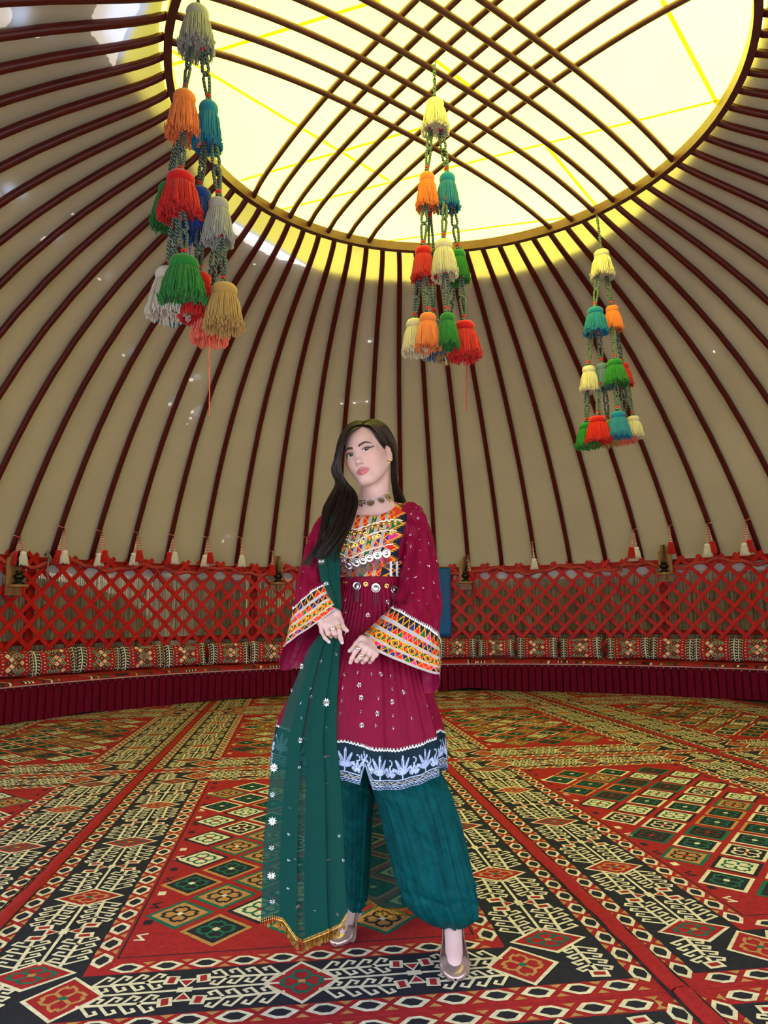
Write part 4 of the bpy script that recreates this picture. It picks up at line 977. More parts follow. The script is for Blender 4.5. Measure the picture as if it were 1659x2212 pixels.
# --- shoes: pointed metallic pumps with a thin heel
M_SHOE = mat('rose_gold_leather', (.46, .30, .25), .28, .06, 30, metal=.65)
def shoe(ank, toe, heel, ball):
    sh = empty('shoe'); sh.parent = woman; sh.location = (0, 0, 0)
    ax = np.array([toe[0]-heel[0], toe[1]-heel[1], 0]); L = np.linalg.norm(ax); ax /= L; sd_ = np.array([ax[1], -ax[0], 0])
    hw = lambda s: .5*np.interp(s, [0, .06, .18, .4, .62, .75, .88, .96, 1.0], [.034, .058, .066, .068, .090, .090, .068, .040, .006]); zb = lambda s: np.interp(s, [0, .2, .45, .66, .8, 1.0], [.086, .082, .050, .012, .004, .010])
    ht = lambda s: np.interp(s, [0, .08, .2, .42, .60, .66, .72, .85, .95, 1.0], [.062, .064, .050, .034, .036, .042, .044, .030, .018, .008])
    rows = []; Sx = np.linspace(0, 1, 44); hole = lambda s: s < .635
    Lr = L+.012; base = heel-ax*.008
    for s in Sx:
        row = []; w_, z0, h_ = hw(s), zb(s), ht(s)
        for th in np.linspace(-PI/2, 1.5*PI, 29)[:-1]:
            cx, cz = math.cos(th), math.sin(th); x = w_*np.sign(cx)*abs(cx)**.8; z = z0+h_*.5*(1+np.sign(cz)*abs(cz)**.8)
            if hole(s) and cz > .35: z = z0+h_*.5*(1+.35); x = w_*np.sign(cx)*abs(cx)**.8*.99
            row.append(np.array([base[0], base[1], 0])+ax*(s*Lr)+sd_*x+[0, 0, z])
        rows.append(row)
    V = np.array(rows); r, c = V.shape[:2]; F_ = grid_faces(r, c, True); keep = []
    cz = np.sin(np.linspace(-PI/2, 1.5*PI, 29)[:-1]+.1)
    for f in F_:
        i, j = f[0]//c, f[0] % c
        if Sx[i] < .62 and cz[j] > .45 and np.sin(np.linspace(-PI/2, 1.5*PI, 29)[(j+1)]) > .35: continue
        keep.append(f)
    o = wbuild('upper', V.reshape(-1, 3), keep, M_SHOE, parent=sh); sm = o.modifiers.new('t', 'SOLIDIFY'); sm.thickness = .0022; sm.offset = 0
    mb = MB(); hp = Vector(heel-WO); mb.tube([(hp.x+ax[0]*.012, hp.y+ax[1]*.012, .092), (hp.x+ax[0]*.006, hp.y+ax[1]*.006, .06), (hp.x, hp.y, .003)], [.020, .010, .006], 10); mb.build('heel', M_SHOE, sh, smooth=True)
    rows = [[np.array([base[0], base[1], 0])+ax*(s*Lr)+sd_*(hw(s)*1.02*k)+[0, 0, zb(s)+dz] for k in (-1, -.5, 0, .5, 1)] for s in Sx for dz in (0,)]
    V = np.array(rows); V2_ = V.copy(); V2_[..., 2] -= .004; n = V.reshape(-1, 3).shape[0]; Fg = grid_faces(44, 5)
    wbuild('sole', np.concatenate([V.reshape(-1, 3), V2_.reshape(-1, 3)]), np.concatenate([Fg, Fg[:, ::-1]+n]), mat('sole_leather', (.35, .25, .2), .6), parent=sh)
shoe(ANK_R, TOE_R, heR, baR); shoe(ANK_L, TOE_L, heL, baL)
# ------------------------------------------------------------------ her clothes
def px_m(Y, z=1.0): return (Y*_D.y+(z-CAM_H)*_D.z)/FPX      # metres per pixel at that depth
def catmull(K, n):
    K = np.asarray(K, float); m = len(K); t = np.linspace(0, m-1, n); i = np.clip(t.astype(int), 0, m-2); f = (t-i).reshape((-1,)+(1,)*(K.ndim-1))
    p1, p2 = K[i], K[i+1]; p0 = np.where((i > 0).reshape(f.shape), K[np.maximum(i-1, 0)], 2*p1-p2); p3 = np.where((i < m-2).reshape(f.shape), K[np.minimum(i+2, m-1)], 2*p2-p1)
    return .5*((2*p1)+(-p0+p2)*f+(2*p0-5*p1+4*p2-p3)*f*f+(-p0+3*p1-3*p2+p3)*f**3)
def project(V):
    Q = np.asarray(V)-np.array([0, 0, CAM_H]); z = Q@np.array(_D); return np.stack([829.5+FPX*(Q@np.array(_r))/z, 1106-FPX*(Q@np.array(_u))/z, z], -1)
SURF = {}
def reg(name, V): SURF[name] = (V, project(V))
def on(name, px, py, out=.003):
    """point and outward (towards-camera) normal of a garment where it is seen at a pixel"""
    V, Q = SURF[name]; d = np.hypot(Q[:, 0]-px, Q[:, 1]-py); k = np.where(d < d.min()+3.0)[0]; z0 = Q[k, 2].min(); k = k[Q[k, 2] < z0+.012]; w = np.exp(-(d[k]/2.0)**2)+1e-6
    P = (V[k]*w[:, None]).sum(0)/w.sum(); kk = np.where((np.hypot(Q[:, 0]-px, Q[:, 1]-py) < 12) & (Q[:, 2] < z0+.05))[0]
    if len(kk) > 5:
        X = V[kk]-V[kk].mean(0); n = np.linalg.svd(X, full_matrices=False)[2][-1]
    else: n = np.array([0, -1., 0])
    c = np.array([0, 0, CAM_H])-P
    if n@c < 0: n = -n
    return P+n*out, n
def frame_of(n):
    n = Vector(n).normalized(); x = Vector((1, 0, 0)); x = (x-n*x.dot(n)).normalized(); return Matrix((x, n.cross(x)*1, n)).transposed()   # columns x, y, n
sat = dict(var=.10, scale=22.0, bump=.25, bscale=45.0, spec=.08)
MAROON = (.172, .003, .023)
M_DRESS = mat('maroon_satin', MAROON, .50, attr='col', **sat); M_LINING = mat('maroon_lining', (.20, .005, .035), .3, .15, 20, bump=.25, bscale=40, spec=.2)
M_TEAL = mat('teal_crepe', (.001, .050, .050), .6, .30, 26.0, bump=.6, bscale=50.0, spec=.06)
# embroidery colours
OR_, RD_, BU_, GN_, BK_, SV_, PK_, WH_ = [np.array(c) for c in ((.80, .34, .015), (.58, .016, .020), (.020, .022, .19), (.004, .11, .045), (.010, .012, .022), (.46, .47, .52), (.62, .03, .20), (.78, .75, .68))]
PAL = np.array([RD_, BK_, GN_, RD_, BU_, PK_, BK_, RD_])
def zig(s, t, per, seed, ow=.10):
    """stepped triangles along s (px units), t 0..1 across"""
    k = np.floor(s/per).astype(int); f = s/per-k; st = np.floor(f*12)/12+1/24; d = np.abs(st-.5)*2
    up = t > d; c = np.where(up[..., None], PAL[(k*3+seed) % 8], PAL[(k*5+seed+3) % 8]); c = np.where((np.abs(t-d) < ow)[..., None], OR_, c); return c
def tape(s, e): g = .75+.35*np.sin(s*4.0); c = SV_*g[..., None]; return np.where(((e < .12) | (e > .88))[..., None], OR_, c)
def cuff_pat(s, t):
    C = np.tile(BK_, s.shape+(1,)); 
    def band(a, b, fn):
        nonlocal C; m = (t >= a) & (t < b); e = (t-a)/(b-a); C = np.where(m[..., None], fn(e), C)
    band(0, .055, lambda e: np.where((np.sin(s*.9)*.3+.5 > np.abs(e-.5))[..., None], WH_, BK_))
    def tri(e):
        per = 19.0; k = np.floor(s/per).astype(int); f = s/per-k; d = np.abs(f-.5)*2; c = np.where((e > d*.95+.12)[..., None], PAL[(k*3+2) % 8], BK_); o = np.abs(e-d*.95-.12) < .08
        barb = (e < d*.95+.10) & (e > d*.95-.16) & (np.sin(s*2.2) > .45); return np.where((o | barb)[..., None], OR_, c)
    band(.055, .27, tri); band(.27, .345, lambda e: tape(s, e)); band(.345, .48, lambda e: zig(s+4, e, 15, 1)); band(.48, .55, lambda e: tape(s, e))
    def oval(e):
        per = 44.0; f = (s/per) % 1; y = (e-.5)*2; a = np.abs(f-.27)/.20; r = np.sqrt(a**2+(y/.75)**2); c = np.tile(BK_, s.shape+(1,)); c = np.where(((r < 1.25) & (r > .78))[..., None], OR_, c); c = np.where(((r > .42) & (r < .55))[..., None], OR_, c)
        g = (f-.74)/.26; star = (np.abs(np.abs(g)-np.abs(y)*.55) < .10) | (np.abs(g) < .05) | (np.abs(np.abs(g)-.92) < .07) | (np.abs(y) > .88); q = np.where((g*y > 0)[..., None], RD_, GN_); c = np.where((np.abs(g) < 1)[..., None], q, c); return np.where((star & (f > .49))[..., None], OR_, c)
    band(.55, .70, oval); band(.70, .765, lambda e: tape(s, e)); band(.765, .905, lambda e: zig(s, e, 17, 4)); band(.905, 1.01, lambda e: tape(s, e)); return C
def hem_pat(s, t):
    """silver-blue leaf sprays on dark teal; s in px, t 0 top .. 1 bottom"""
    B = np.array((.004, .016, .024)); E_ = np.array((.36, .42, .60)); E2 = np.array((.34, .34, .30)); C = np.tile(B, s.shape+(1,)); per = 58.0; f = ((s/per) % 1-.5)*per; f2 = ((s/per+.5) % 1-.5)*per; y = t*78
    def spray(x, y, y0, size):
        m = np.zeros(x.shape, bool); dx, dy = x, (y0-y)
        for ang in (-62, -31, 0, 31, 62):
            a = math.radians(ang); u = dx*math.sin(a)+dy*math.cos(a); v = dx*math.cos(a)-dy*math.sin(a); L = size*(1 if ang == 0 else .92 if abs(ang) < 40 else .75)
            r = np.abs(v)/(2.6+.0*u); inside = (u > 2) & (u < L); wd = 3.6*np.sin(np.clip(u/L, 0, 1)*PI*.9+.15); m |= inside & (np.abs(np.abs(v)-wd*.62) < .95) | (inside & (np.abs(v) < .7))
        return m
    m = spray(f, y, 46, 34) | spray(f2, y, 50, 19) | ((np.abs(f) < 1.2) & (y > 44) & (y < 54)) | (np.abs(np.hypot(f2, y-26)-5) < 1.0) & (f2 > -2)
    C = np.where(m[..., None], E_, C)
    C = np.where((np.abs(y-55) < 1.1)[..., None], E_, C); vine = np.abs(y-61-2.6*np.sin(s*.33)) < 1.2; vine |= np.abs(y-61+2.4*np.sin(s*.33+.8)) < .8; C = np.where(vine[..., None], E2, C)
    C = np.where((np.abs(y-66.5) < .9)[..., None], E_, C); zz = np.abs(y-71.5-2.6*(np.abs(((s/9) % 1)-.5)*4-1)) < 1.0; C = np.where(zz[..., None], E_, C); C = np.where((y > 76.2)[..., None], E_, C)
    C = np.where(((y < 3.4) & (np.abs(y-1.6-1.1*np.sin(s*.8)) < 1.5))[..., None], WH_*.9, C); return C
def bodice_pat(x, y):
    a = x+.23*(y-1117); t = ((a-763)/17.5) % 1; col = np.floor((a-763)/17.5).astype(int); s_ = (t-.38)/.56
    c = zig(y+col*6.0, np.clip(s_, 0, 1), 15.5, 0, .13); star = (col % 3 == 2)
    yy = ((y+5)/24) % 1-.5; v = (s_-.5)*2; d = np.abs(yy)*2.2+np.abs(v)*.9; cs = np.where((d < .34)[..., None], PK_, np.where((np.abs(d-.5) < .14)[..., None], OR_, np.where((np.abs(d-.85) < .12)[..., None], OR_, np.where((d > 1)[..., None], GN_, BK_)))); c = np.where((star & (t >= .38))[..., None], cs, c)
    tp = SV_*(.7+.4*np.sin(y*3.3))[..., None]; c = np.where((t < .30)[..., None], tp, c); c = np.where((((t >= .30) & (t < .38)) | (t > .94))[..., None], OR_, c)
    b = (a-850)/44; k = np.floor(y/26).astype(int); f = y/26-k; dd = np.abs(f-.5)*2; side = np.where((b < .55*(1-dd))[..., None], PAL[(k*3+1) % 8], BK_); o = (np.abs(b-.55*(1-dd)) < .05) | ((b > .55*(1-dd)) & (b < .55*(1-dd)+.22) & (np.sin(y*1.9) > .5)); side = np.where(o[..., None], OR_, side)
    mg = (np.abs(b-.85) < .07) & (np.sin(y*.55) > .1); side = np.where(mg[..., None], PK_, side); c = np.where((a > 850)[..., None], side, c)
    low = (x > 842) & (y > 1213); tl = ((x-842)/13) % 1; lw = np.where((tl < .38)[..., None], SV_*1.3, zig(y, tl, 16, 2, .15)); return np.where(low[..., None], lw, c)
# ---- the tunic
TY = [(1085, 798, 54, .060, .050, .060), (1091, 798, 79, .075, .065, .050), (1103, 797, 97, .090, .075, .032), (1130, 795, 101, .108, .080, .010), (1165, 793, 97, .122, .080, 0), (1205, 793, 88, .118, .080, 0), (1250, 795, 79, .100, .080, 0), (1300, 797, 91, .110, .100, 0), (1380, 790, 112, .132, .125, 0), (1460, 783, 138, .158, .150, 0), (1540, 777, 165, .182, .170, 0), (1600, 775, 180, .197, .185, 0), (1672, 773, 187, .206, .190, 0)]
YT = 2.505; nth = 900; th = np.linspace(0, 2*PI, nth, endpoint=False); ct, st = np.cos(th), np.sin(th)
ctrl = []; yc_ = np.array([r[0] for r in TY], float)
for (py, cx, hw, f_, b_, drop) in TY:
    c = A3(cx, py, YT); m = px_m(YT, c[2]); fr = np.where(st < 0, f_, b_); ring = np.stack([c[0]+hw*m*ct, c[1]+fr*st, c[2]-drop*np.clip(-st, 0, 1)**1.3], -1); ctrl.append(ring)
ctrl = np.array(ctrl)
rowsy = np.concatenate([np.linspace(1085, 1250, 150), np.linspace(1252, 1590, 90), np.linspace(1594, 1672, 74)])
tpar = np.interp(rowsy, yc_, np.arange(len(yc_)))
def catm_at(K, t):
    i = np.clip(t.astype(int), 0, len(K)-2); f = (t-i)[:, None, None]; p1, p2 = K[i], K[i+1]; p0 = K[np.maximum(i-1, 0)]; p3 = K[np.minimum(i+2, len(K)-1)]
    m1 = (p2-p0)*.5; m2 = (p3-p1)*.5; h = f; return (2*h**3-3*h**2+1)*p1+(h**3-2*h**2+h)*m1+(-2*h**3+3*h**2)*p2+(h**3-h**2)*m2
T_ = catm_at(ctrl, tpar)
# folds below the waist seam
low = np.clip((rowsy-1250)/(1672-1250), 0, 1)[:, None]; fold = (np.sin(9*th+1.0)+.6*np.sin(14*th+2.3)+.5*np.sin(23*th+.4))[None]*.0085*low**1.1 + np.sin(70*th+5*np.sin(3*th))[None]*.0022*np.clip(low*8, 0, 1)*(1-low)
fold += .006*np.sin(low*9+6*np.sin(2*th)[None])*low*(1-low)*2
cen = T_.mean(1, keepdims=True); dirv = T_-cen; dirv[..., 2] = 0; dirv /= np.linalg.norm(dirv, axis=-1, keepdims=True)+1e-9; T_ = T_+dirv*fold[..., None]
HX = [560, 590, 640, 700, 745, 772, 785, 792, 799, 810, 830, 855, 900, 940, 965]; HO = [-45, -45, -22, -12, -14, -9, -6, -3, 0, 2, 4, 8, 2, -10, -22]; NO = np.interp(np.arange(560, 966), [560, 782, 792, 806, 965], [0, 0, -40, 0, 0])
xh = 773+187*ct; off = np.interp(xh, HX, HO)*(st < .15)*np.clip((.15-st)/.3, 0, 1); wrow = np.clip((rowsy-1470)/(1600-1470), 0, 1)**1.5
notch = np.interp(xh, np.arange(560, 966), NO)*(st < 0); wn = np.clip((rowsy-1600)/72, 0, 1); T_[..., 2] -= (wrow[:, None]*off[None]+wn[:, None]*notch[None])*px_m(YT, .65)
Q = project(T_.reshape(-1, 3)).reshape(T_.shape); X_, Yp = Q[..., 0], Q[..., 1]
colr = np.tile(np.array(MAROON), T_.shape[:2]+(1,)); RY = np.repeat(rowsy[:, None], nth, 1)
right = np.interp(RY, [1085, 1100, 1130, 1180, 1211, 1213, 1250], [83, 85, 84, 70, 64, 74, 74]); lat = X_-795
panel = (RY <= 1250) & (lat < right) & (lat > -right) & (st[None] < .05); colr = np.where(panel[..., None], bodice_pat(X_, Yp), colr)
arc = np.cumsum(np.linalg.norm(np.diff(T_[-20], axis=0, append=T_[-20][:1]), axis=-1))/px_m(2.35, .65); hb = RY > 1593
colr = np.where(hb[..., None], hem_pat(np.repeat(arc[None], len(rowsy), 0), np.clip((RY-1594)/78, 0, 1)), colr)
seam = np.abs(RY-1250) < 1.2; colr = np.where(seam[..., None], np.array(MAROON)*.6, colr)
Vt = T_.reshape(-1, 3); Ft = grid_faces(len(rowsy), nth, True)[:, ::-1]
tunic = wbuild('tunic', Vt, Ft, M_DRESS, colr.reshape(-1, 3)); tunic['label'] = 'maroon tunic with embroidered bodice and silver-blue leaf hem'
reg('tunic', Vt)
# ---- sleeves
def sleeve(name, rings, nsub, ncol, cuff_rows):
    """rings: (outer px, inner px, Yc, depth, front shift px, back shift px)"""
    th = np.linspace(0, 2*PI, ncol, endpoint=False); c, s = np.cos(th), np.sin(th); K = []
    for (ox, oy), (ix, iy), Y, d, fs, bs in rings:
        o, i_ = A3(ox, oy, Y), A3(ix, iy, Y); m = px_m(Y, o[2]); C = (o+i_)/2; A_ = (o-i_)/2
        B = np.where((s < 0)[:, None], np.array([-fs[0]*m, d, fs[1]*m]), np.array([bs[0]*m, d, -bs[1]*m])); K.append(C+c[:, None]*A_+(np.abs(s)**.7)[:, None]*np.sign(s)[:, None]*B)
    K = np.array(K); nk = len(K); t = np.concatenate([np.linspace(0, nk-2, nsub, endpoint=False), np.linspace(nk-2, nk-1, cuff_rows)]); G = catm_at(K, t)
    lowt = np.clip(t/(nk-1), 0, 1)[:, None]; cen = G.mean(1, keepdims=True); d = G-cen; d /= np.linalg.norm(d, axis=-1, keepdims=True)+1e-9
    wr = .0048*np.sin(5*th+2.3*t[:, None]+1+.8*np.sin(3*th))+.0030*np.sin(11*th-2.2*t[:, None]+1.5*np.sin(2*t[:, None]))+.003*np.sin(5*t[:, None]+4*th)+.0010*np.sin(23*th+4*t[:, None]); wr = wr*np.clip(t/.6, .25, 1)[:, None]*np.where(t > nk-2, .45, 1)[:, None]; G = G+d*wr[..., None]
    col = np.tile(np.array(MAROON), G.shape[:2]+(1,)); cu = t >= nk-2
    ring = G[-1]; arc = np.cumsum(np.linalg.norm(np.diff(ring, axis=0, append=ring[:1]), axis=-1))/px_m(2.33, .9)
    tt = np.clip(t-(nk-2), 0, 1); col = np.where(cu[:, None, None], cuff_pat(np.repeat(arc[None], len(t), 0), np.repeat(tt[:, None], ncol, 1)), col)
    V = G.reshape(-1, 3); F_ = grid_faces(len(t), ncol, True)
    inn = G-d*.0035; V2 = inn.reshape(-1, 3); n = len(V)
    rim = np.stack([n-ncol+np.arange(ncol), n-ncol+(np.arange(ncol)+1) % ncol, 2*n-ncol+(np.arange(ncol)+1) % ncol, 2*n-ncol+np.arange(ncol)], -1)
    FF = np.concatenate([F_, F_[:, ::-1]+n, rim]); mi = np.concatenate([np.zeros(len(F_), int), np.ones(len(F_), int), np.ones(len(rim), int)])
    cc = np.concatenate([col.reshape(-1, 3), np.tile(np.array(MAROON), (n, 1))]); wbuild(name, np.concatenate([V, V2]), FF, [M_DRESS, M_LINING], cc, mi); reg(SL[name+str(len(SURF))] if False else 'sleeve%d' % len(SURF), V)
    return G
SL = {}
GR = sleeve('sleeve', [((868, 1088), (864, 1170), 2.50, .050, (0, 0), (0, 0)), ((897, 1090), (862, 1200), 2.50, .060, (0, 0), (0, 0)), ((921, 1119), (860, 1236), 2.495, .072, (0, 0), (0, 0)), ((940, 1195), (857, 1268), 2.475, .085, (0, 0), (0, 4)), ((950, 1290), (852, 1296), 2.43, .092, (0, 0), (0, 14)), ((949, 1376), (843, 1312), 2.385, .090, (2, -4), (4, 42)), ((950, 1453), (774, 1379), 2.345, .080, (-4, 8), (12, 74))], 70, 640, 100)
GL = sleeve('sleeve', [((697, 1112), (738, 1192), 2.47, .055, (0, 0), (0, 0)), ((678, 1142), (738, 1222), 2.465, .068, (0, 0), (0, 0)), ((660, 1190), (737, 1245), 2.445, .076, (0, 0), (0, 6)), ((646, 1250), (734, 1258), 2.41, .078, (0, -4), (0, 20)), ((636, 1325), (731, 1268), 2.37, .076, (0, -20), (-10, 50)), ((611, 1398), (737, 1309), 2.335, .068, (6, -2), (-30, 84))], 70, 560, 100)
# ---- balloon trousers
def leg(rings, amp, kf, wrinkle, seed):
    ncol = 260; th = np.linspace(0, 2*PI, ncol, endpoint=False); K = []
    for py, xl, xr, Y, hd in rings:
        a, b = A3(xl, py, Y), A3(xr, py, Y); C = (a+b)/2; K.append(np.stack([C[0]+np.cos(th)*(b[0]-a[0])/2, C[1]+np.sin(th)*hd, C[2]+(b[2]-a[2])/2*np.cos(th)], -1))
    K = np.array(K); n = 150; t = np.linspace(0, len(K)-1, n); G = catm_at(K, t); f = (t/(len(K)-1))[:, None]; cen = G.mean(1, keepdims=True); d = G-cen; d[..., 2] *= .2; d /= np.linalg.norm(d, axis=-1, keepdims=True)+1e-9
    rn = np.random.RandomState(seed); w = np.zeros((n, ncol))
    for k in kf: w += np.sin(k*th[None]+rn.uniform(0, 6)+2.2*np.sin(f*3.2+rn.uniform(0, 6))+.9*np.sin(2*th[None]+f*5))*amp*(3.0/np.sqrt(k+4))*rn.uniform(.5, 1)
    w *= np.clip(f*3, .3, 1)
    for k in range(wrinkle): 
        f0, t0, ln = rn.uniform(.12, .95), rn.uniform(PI, 2*PI), rn.uniform(.3, .9); w += .0075*np.exp(-((f-f0-.02*np.sin(3*(th[None]-t0)))/.014)**2)*np.exp(-((th[None]-t0)/ln)**2)*rn.choice([-1, 1])
    G = G+d*w[..., None]; V = G.reshape(-1, 3); o = wbuild('trouser_leg', V, grid_faces(n, ncol, True)[:, ::-1], M_TEAL); reg('leg%d' % seed, V); return G
leg([(1545, 770, 915, 2.505, .10), (1640, 790, 943, 2.495, .115), (1690, 801, 962, 2.485, .125), (1760, 824, 985, 2.475, .130), (1840, 844, 1005, 2.47, .135), (1910, 862, 1020, 2.465, .130), (1955, 886, 1030, 2.465, .115), (1980, 916, 1022, 2.468, .085), (1993, 940, 1007, 2.474, .052), (1999, 950, 1002, 2.476, .040)], .0052, (3, 5, 8, 13, 19, 27), 16, 1)
leg([(1545, 690, 800, 2.54, .10), (1640, 722, 806, 2.575, .085), (1700, 731, 807, 2.605, .080), (1780, 735, 803, 2.63, .076), (1860, 738, 800, 2.655, .074), (1920, 742, 796, 2.672, .068), (1955, 746, 786, 2.683, .052), (1971, 752, 779, 2.688, .036)], .0022, (4, 7, 12, 19), 34, 2)
# ---- sheer green scarf
def sheer(name, col, alpha):
    m, N, L = _new(name); out = N.new('ShaderNodeOutputMaterial'); b = N.new('ShaderNodeBsdfPrincipled'); tr = N.new('ShaderNodeBsdfTransparent'); mx = N.new('ShaderNodeMixShader'); mx.inputs[0].default_value = alpha
    b.inputs['Base Color'].default_value = col+(1,); b.inputs['Roughness'].default_value = .7; b.inputs['Specular IOR Level'].default_value = .06; tr.inputs[0].default_value = (.62, .82, .76, 1)
    tc = N.new('ShaderNodeTexCoord'); mp = N.new('ShaderNodeMapping'); mp.inputs['Scale'].default_value = (30, 30, 3); L.new(tc.outputs['Object'], mp.inputs[0]); nz = N.new('ShaderNodeTexNoise'); nz.inputs['Scale'].default_value = 3; L.new(mp.outputs[0], nz.inputs['Vector'])
    bp = N.new('ShaderNodeBump'); bp.inputs['Strength'].default_value = .3; bp.inputs['Distance'].default_value = .01; L.new(nz.outputs[0], bp.inputs['Height']); L.new(bp.outputs[0], b.inputs['Normal'])
    L.new(tr.outputs[0], mx.inputs[1]); L.new(b.outputs[0], mx.inputs[2]); L.new(mx.outputs[0], out.inputs[0]); return m
M_SCARF = sheer('green_chiffon', (.004, .046, .034), .86)
def scarf_sheet(rows, knots, bottom, ncol, nrow, wav):
    R_ = np.array(rows, float); y = np.linspace(R_[0, 0], R_[-1, 0], nrow); xl, xr, Yd = (np.interp(y, R_[:, 0], R_[:, k]) for k in (1, 2, 3)); ku, kx, kd = (np.array(k, float) for k in zip(*knots)); u = np.linspace(0, 1, ncol); fx, fd = np.interp(u, ku, kx), np.interp(u, ku, kd)
    G = np.zeros((nrow, ncol, 3)); fy = (y-y[0])/(y[-1]-y[0])
    for i in range(nrow):
        X = xl[i]+(xr[i]-xl[i])*fx; yy = y[i]+np.interp(X, bottom[0], bottom[1])*fy[i]**6 if bottom else np.full(ncol, y[i]); Yv = Yd[i]+fd*np.clip(fy[i]*2, .3, 1)+wav*(.4+.6*fy[i])*(np.sin(u*21+.6*np.sin(fy[i]*5))+.5*np.sin(u*37+2))
        for j in range(ncol): G[i, j] = A3(X[j], yy[j], Yv[j])
    return G
KN = [(0, 0, 0), (.24, .42, -.004), (.36, .20, .010), (.60, .78, .0), (.72, .50, .014), (.90, 1, .004), (1, .74, .020)]
SR = [(1108, 712, 752, 2.385), (1130, 700, 748, 2.362), (1160, 690, 740, 2.345), (1200, 684, 735, 2.330), (1250, 692, 735, 2.300), (1280, 707, 736, 2.285), (1310, 720, 738, 2.288), (1340, 712, 738, 2.312), (1370, 690, 737, 2.325), (1400, 667, 735, 2.325), (1450, 646, 732, 2.322), (1500, 626, 729, 2.312), (1600, 594, 728, 2.292), (1700, 581, 738, 2.285), (1800, 571, 744, 2.285), (1900, 566, 747, 2.290), (1990, 564, 752, 2.295)]
BT = ([560, 566, 590, 612, 640, 655, 700, 735, 755], [-4, -5, -12, -6, 34, 40, 22, 6, -26])
scarf = empty('scarf'); scarf.parent = woman; scarf['label'] = 'sheer dark green scarf with silver sequin flowers and gold coin fringe'
SG = scarf_sheet(SR, KN, BT, 150, 190, .004); wbuild('front_tail', SG.reshape(-1, 3), grid_faces(190, 150), M_SCARF, parent=scarf); reg('scarf', SG.reshape(-1, 3))
BR = [(1560, 770, 900, 2.74), (1700, 780, 935, 2.76), (1850, 786, 950, 2.77), (1945, 790, 960, 2.775)]
BG = scarf_sheet(BR, [(0, 0, 0), (.5, .6, .01), (.6, .45, .025), (1, 1, .02)], ([780, 795, 815, 840, 870, 960], [-25, -4, 12, 18, 16, 0]), 60, 70, .006); wbuild('back_tail', BG.reshape(-1, 3), grid_faces(70, 60), M_SCARF, parent=scarf)
M_GOLD = mat('gold', (.72, .47, .13), .28, .1, 60, metal=1.0); M_SILVER = mat('silver', (.62, .62, .66), .25, .15, 80, metal=1.0); M_WSILV = mat('bright_silver', (.72, .74, .78), .25, .05, 60, metal=1.0)
def fringe(name, edge, n, size):
    """beaded gold edging with little hanging discs"""
    e = np.asarray(edge); L = np.concatenate([[0], np.cumsum(np.linalg.norm(np.diff(e, axis=0), axis=1))]); mb = MB(); rn = random.Random(4)
    pt = lambda s: Vector([np.interp(s, L, e[:, k]) for k in range(3)])-Vector(WO)
    N_ = int(L[-1]/.006)
    for k in range(N_):
        p = pt(L[-1]*k/N_); mb.lathe([(.0004, -.0035), (.0032, 0), (.0004, .0035)], 5, p+Vector((0, -.002, 0))); mb.lathe([(.0004, -.003), (.0024, 0), (.0004, .003)], 5, p+Vector((0, -.002, -.007))); 
        if k % 2 == 0: mb.lathe([(.0012, -.011), (.0016, 0)], 4, p+Vector((0, -.002, -.010)))
    for k in range(n):
        p = pt(L[-1]*(k+.5)/n)+Vector((0, -.003, -.020-.008*rn.random())); r = size*rn.uniform(.8, 1.1); R_ = Matrix.Rotation(rn.uniform(-.9, .9), 3, 'Z')
        ring = [R_ @ Vector((r*math.cos(2*PI*j/10), 0, r*1.25*math.sin(2*PI*j/10)))+p for j in range(10)]; mb.poly(ring); mb.poly([q+R_ @ Vector((0, .0012, 0)) for q in ring][::-1])
    o = mb.build(name, M_GOLD, scarf); o['kind'] = 'stuff'; return o
srt = np.argsort(SG[-1][:, 0]); fringe('coin_fringe', SG[-1][srt], 30, .0062); srt = np.argsort(BG[-1][:, 0]); fringe('coin_fringe', BG[-1][srt][:34], 12, .006)
# ---- sequin flowers
def flower_mesh(name, petals, r, m, two=False):
    mb = MB()
    for ly in range(2 if two else 1):
        for k in range(petals):
            a = 2*PI*k/petals+ly*PI/petals; rr = r*(1 if ly == 0 else .62); c = Vector((math.cos(a)*rr*.62, math.sin(a)*rr*.62, .0008+.0006*ly)); d = Vector((math.cos(a), math.sin(a), 0)); s = Vector((-d.y, d.x, 0))
            mb.poly([c-d*rr*.38, c+s*rr*.20+Vector((0, 0, .0006)), c+d*rr*.40, c-s*rr*.20+Vector((0, 0, .0006))])
    mb.lathe([(r*.16, 0), (r*.14, .0015), (.0002, .0022)], 8); return mb.mesh(name, m)
FB = flower_mesh('sequin_flower', 9, .0135, M_WSILV, True); FM = flower_mesh('sequin_flower', 7, .0088, M_WSILV); FS_ = flower_mesh('sequin_flower', 5, .0055, M_WSILV); FT = flower_mesh('sequin_flower', 4, .0038, M_WSILV)
def put(surf, px, py, me, par, out=.002):
    P, n = on(surf, px, py, out); o = link('sequin_flower', me, par); o.matrix_local = Matrix.Translation(Vector(P-WO)) @ (frame_of(n).to_4x4() @ Matrix.Rotation(px*1.7, 4, 'Z')); return o
c7 = lambda x, y: (540+x/3.19, 1650+y/3.19); c6 = lambda x, y: (560+x/3.77, 1200+y/3.77); c5 = lambda x, y: (640+x/5.03, 880+y/5.03)
for p in [c7(155, 395), c7(535, 655), c7(590, 1035), c7(148, 765), c7(165, 25), c6(505, 50), c6(545, 1195), c6(550, 1635)]: put('scarf', *p, FB, scarf)
for p in [c7(155, 945), c7(335, 985), c7(150, 575), c7(155, 210), c6(545, 230), c6(345, 905), c6(525, 990), c6(335, 1505), c6(410, 1075), c6(550, 1410)]: put('scarf', *p, FM, scarf)
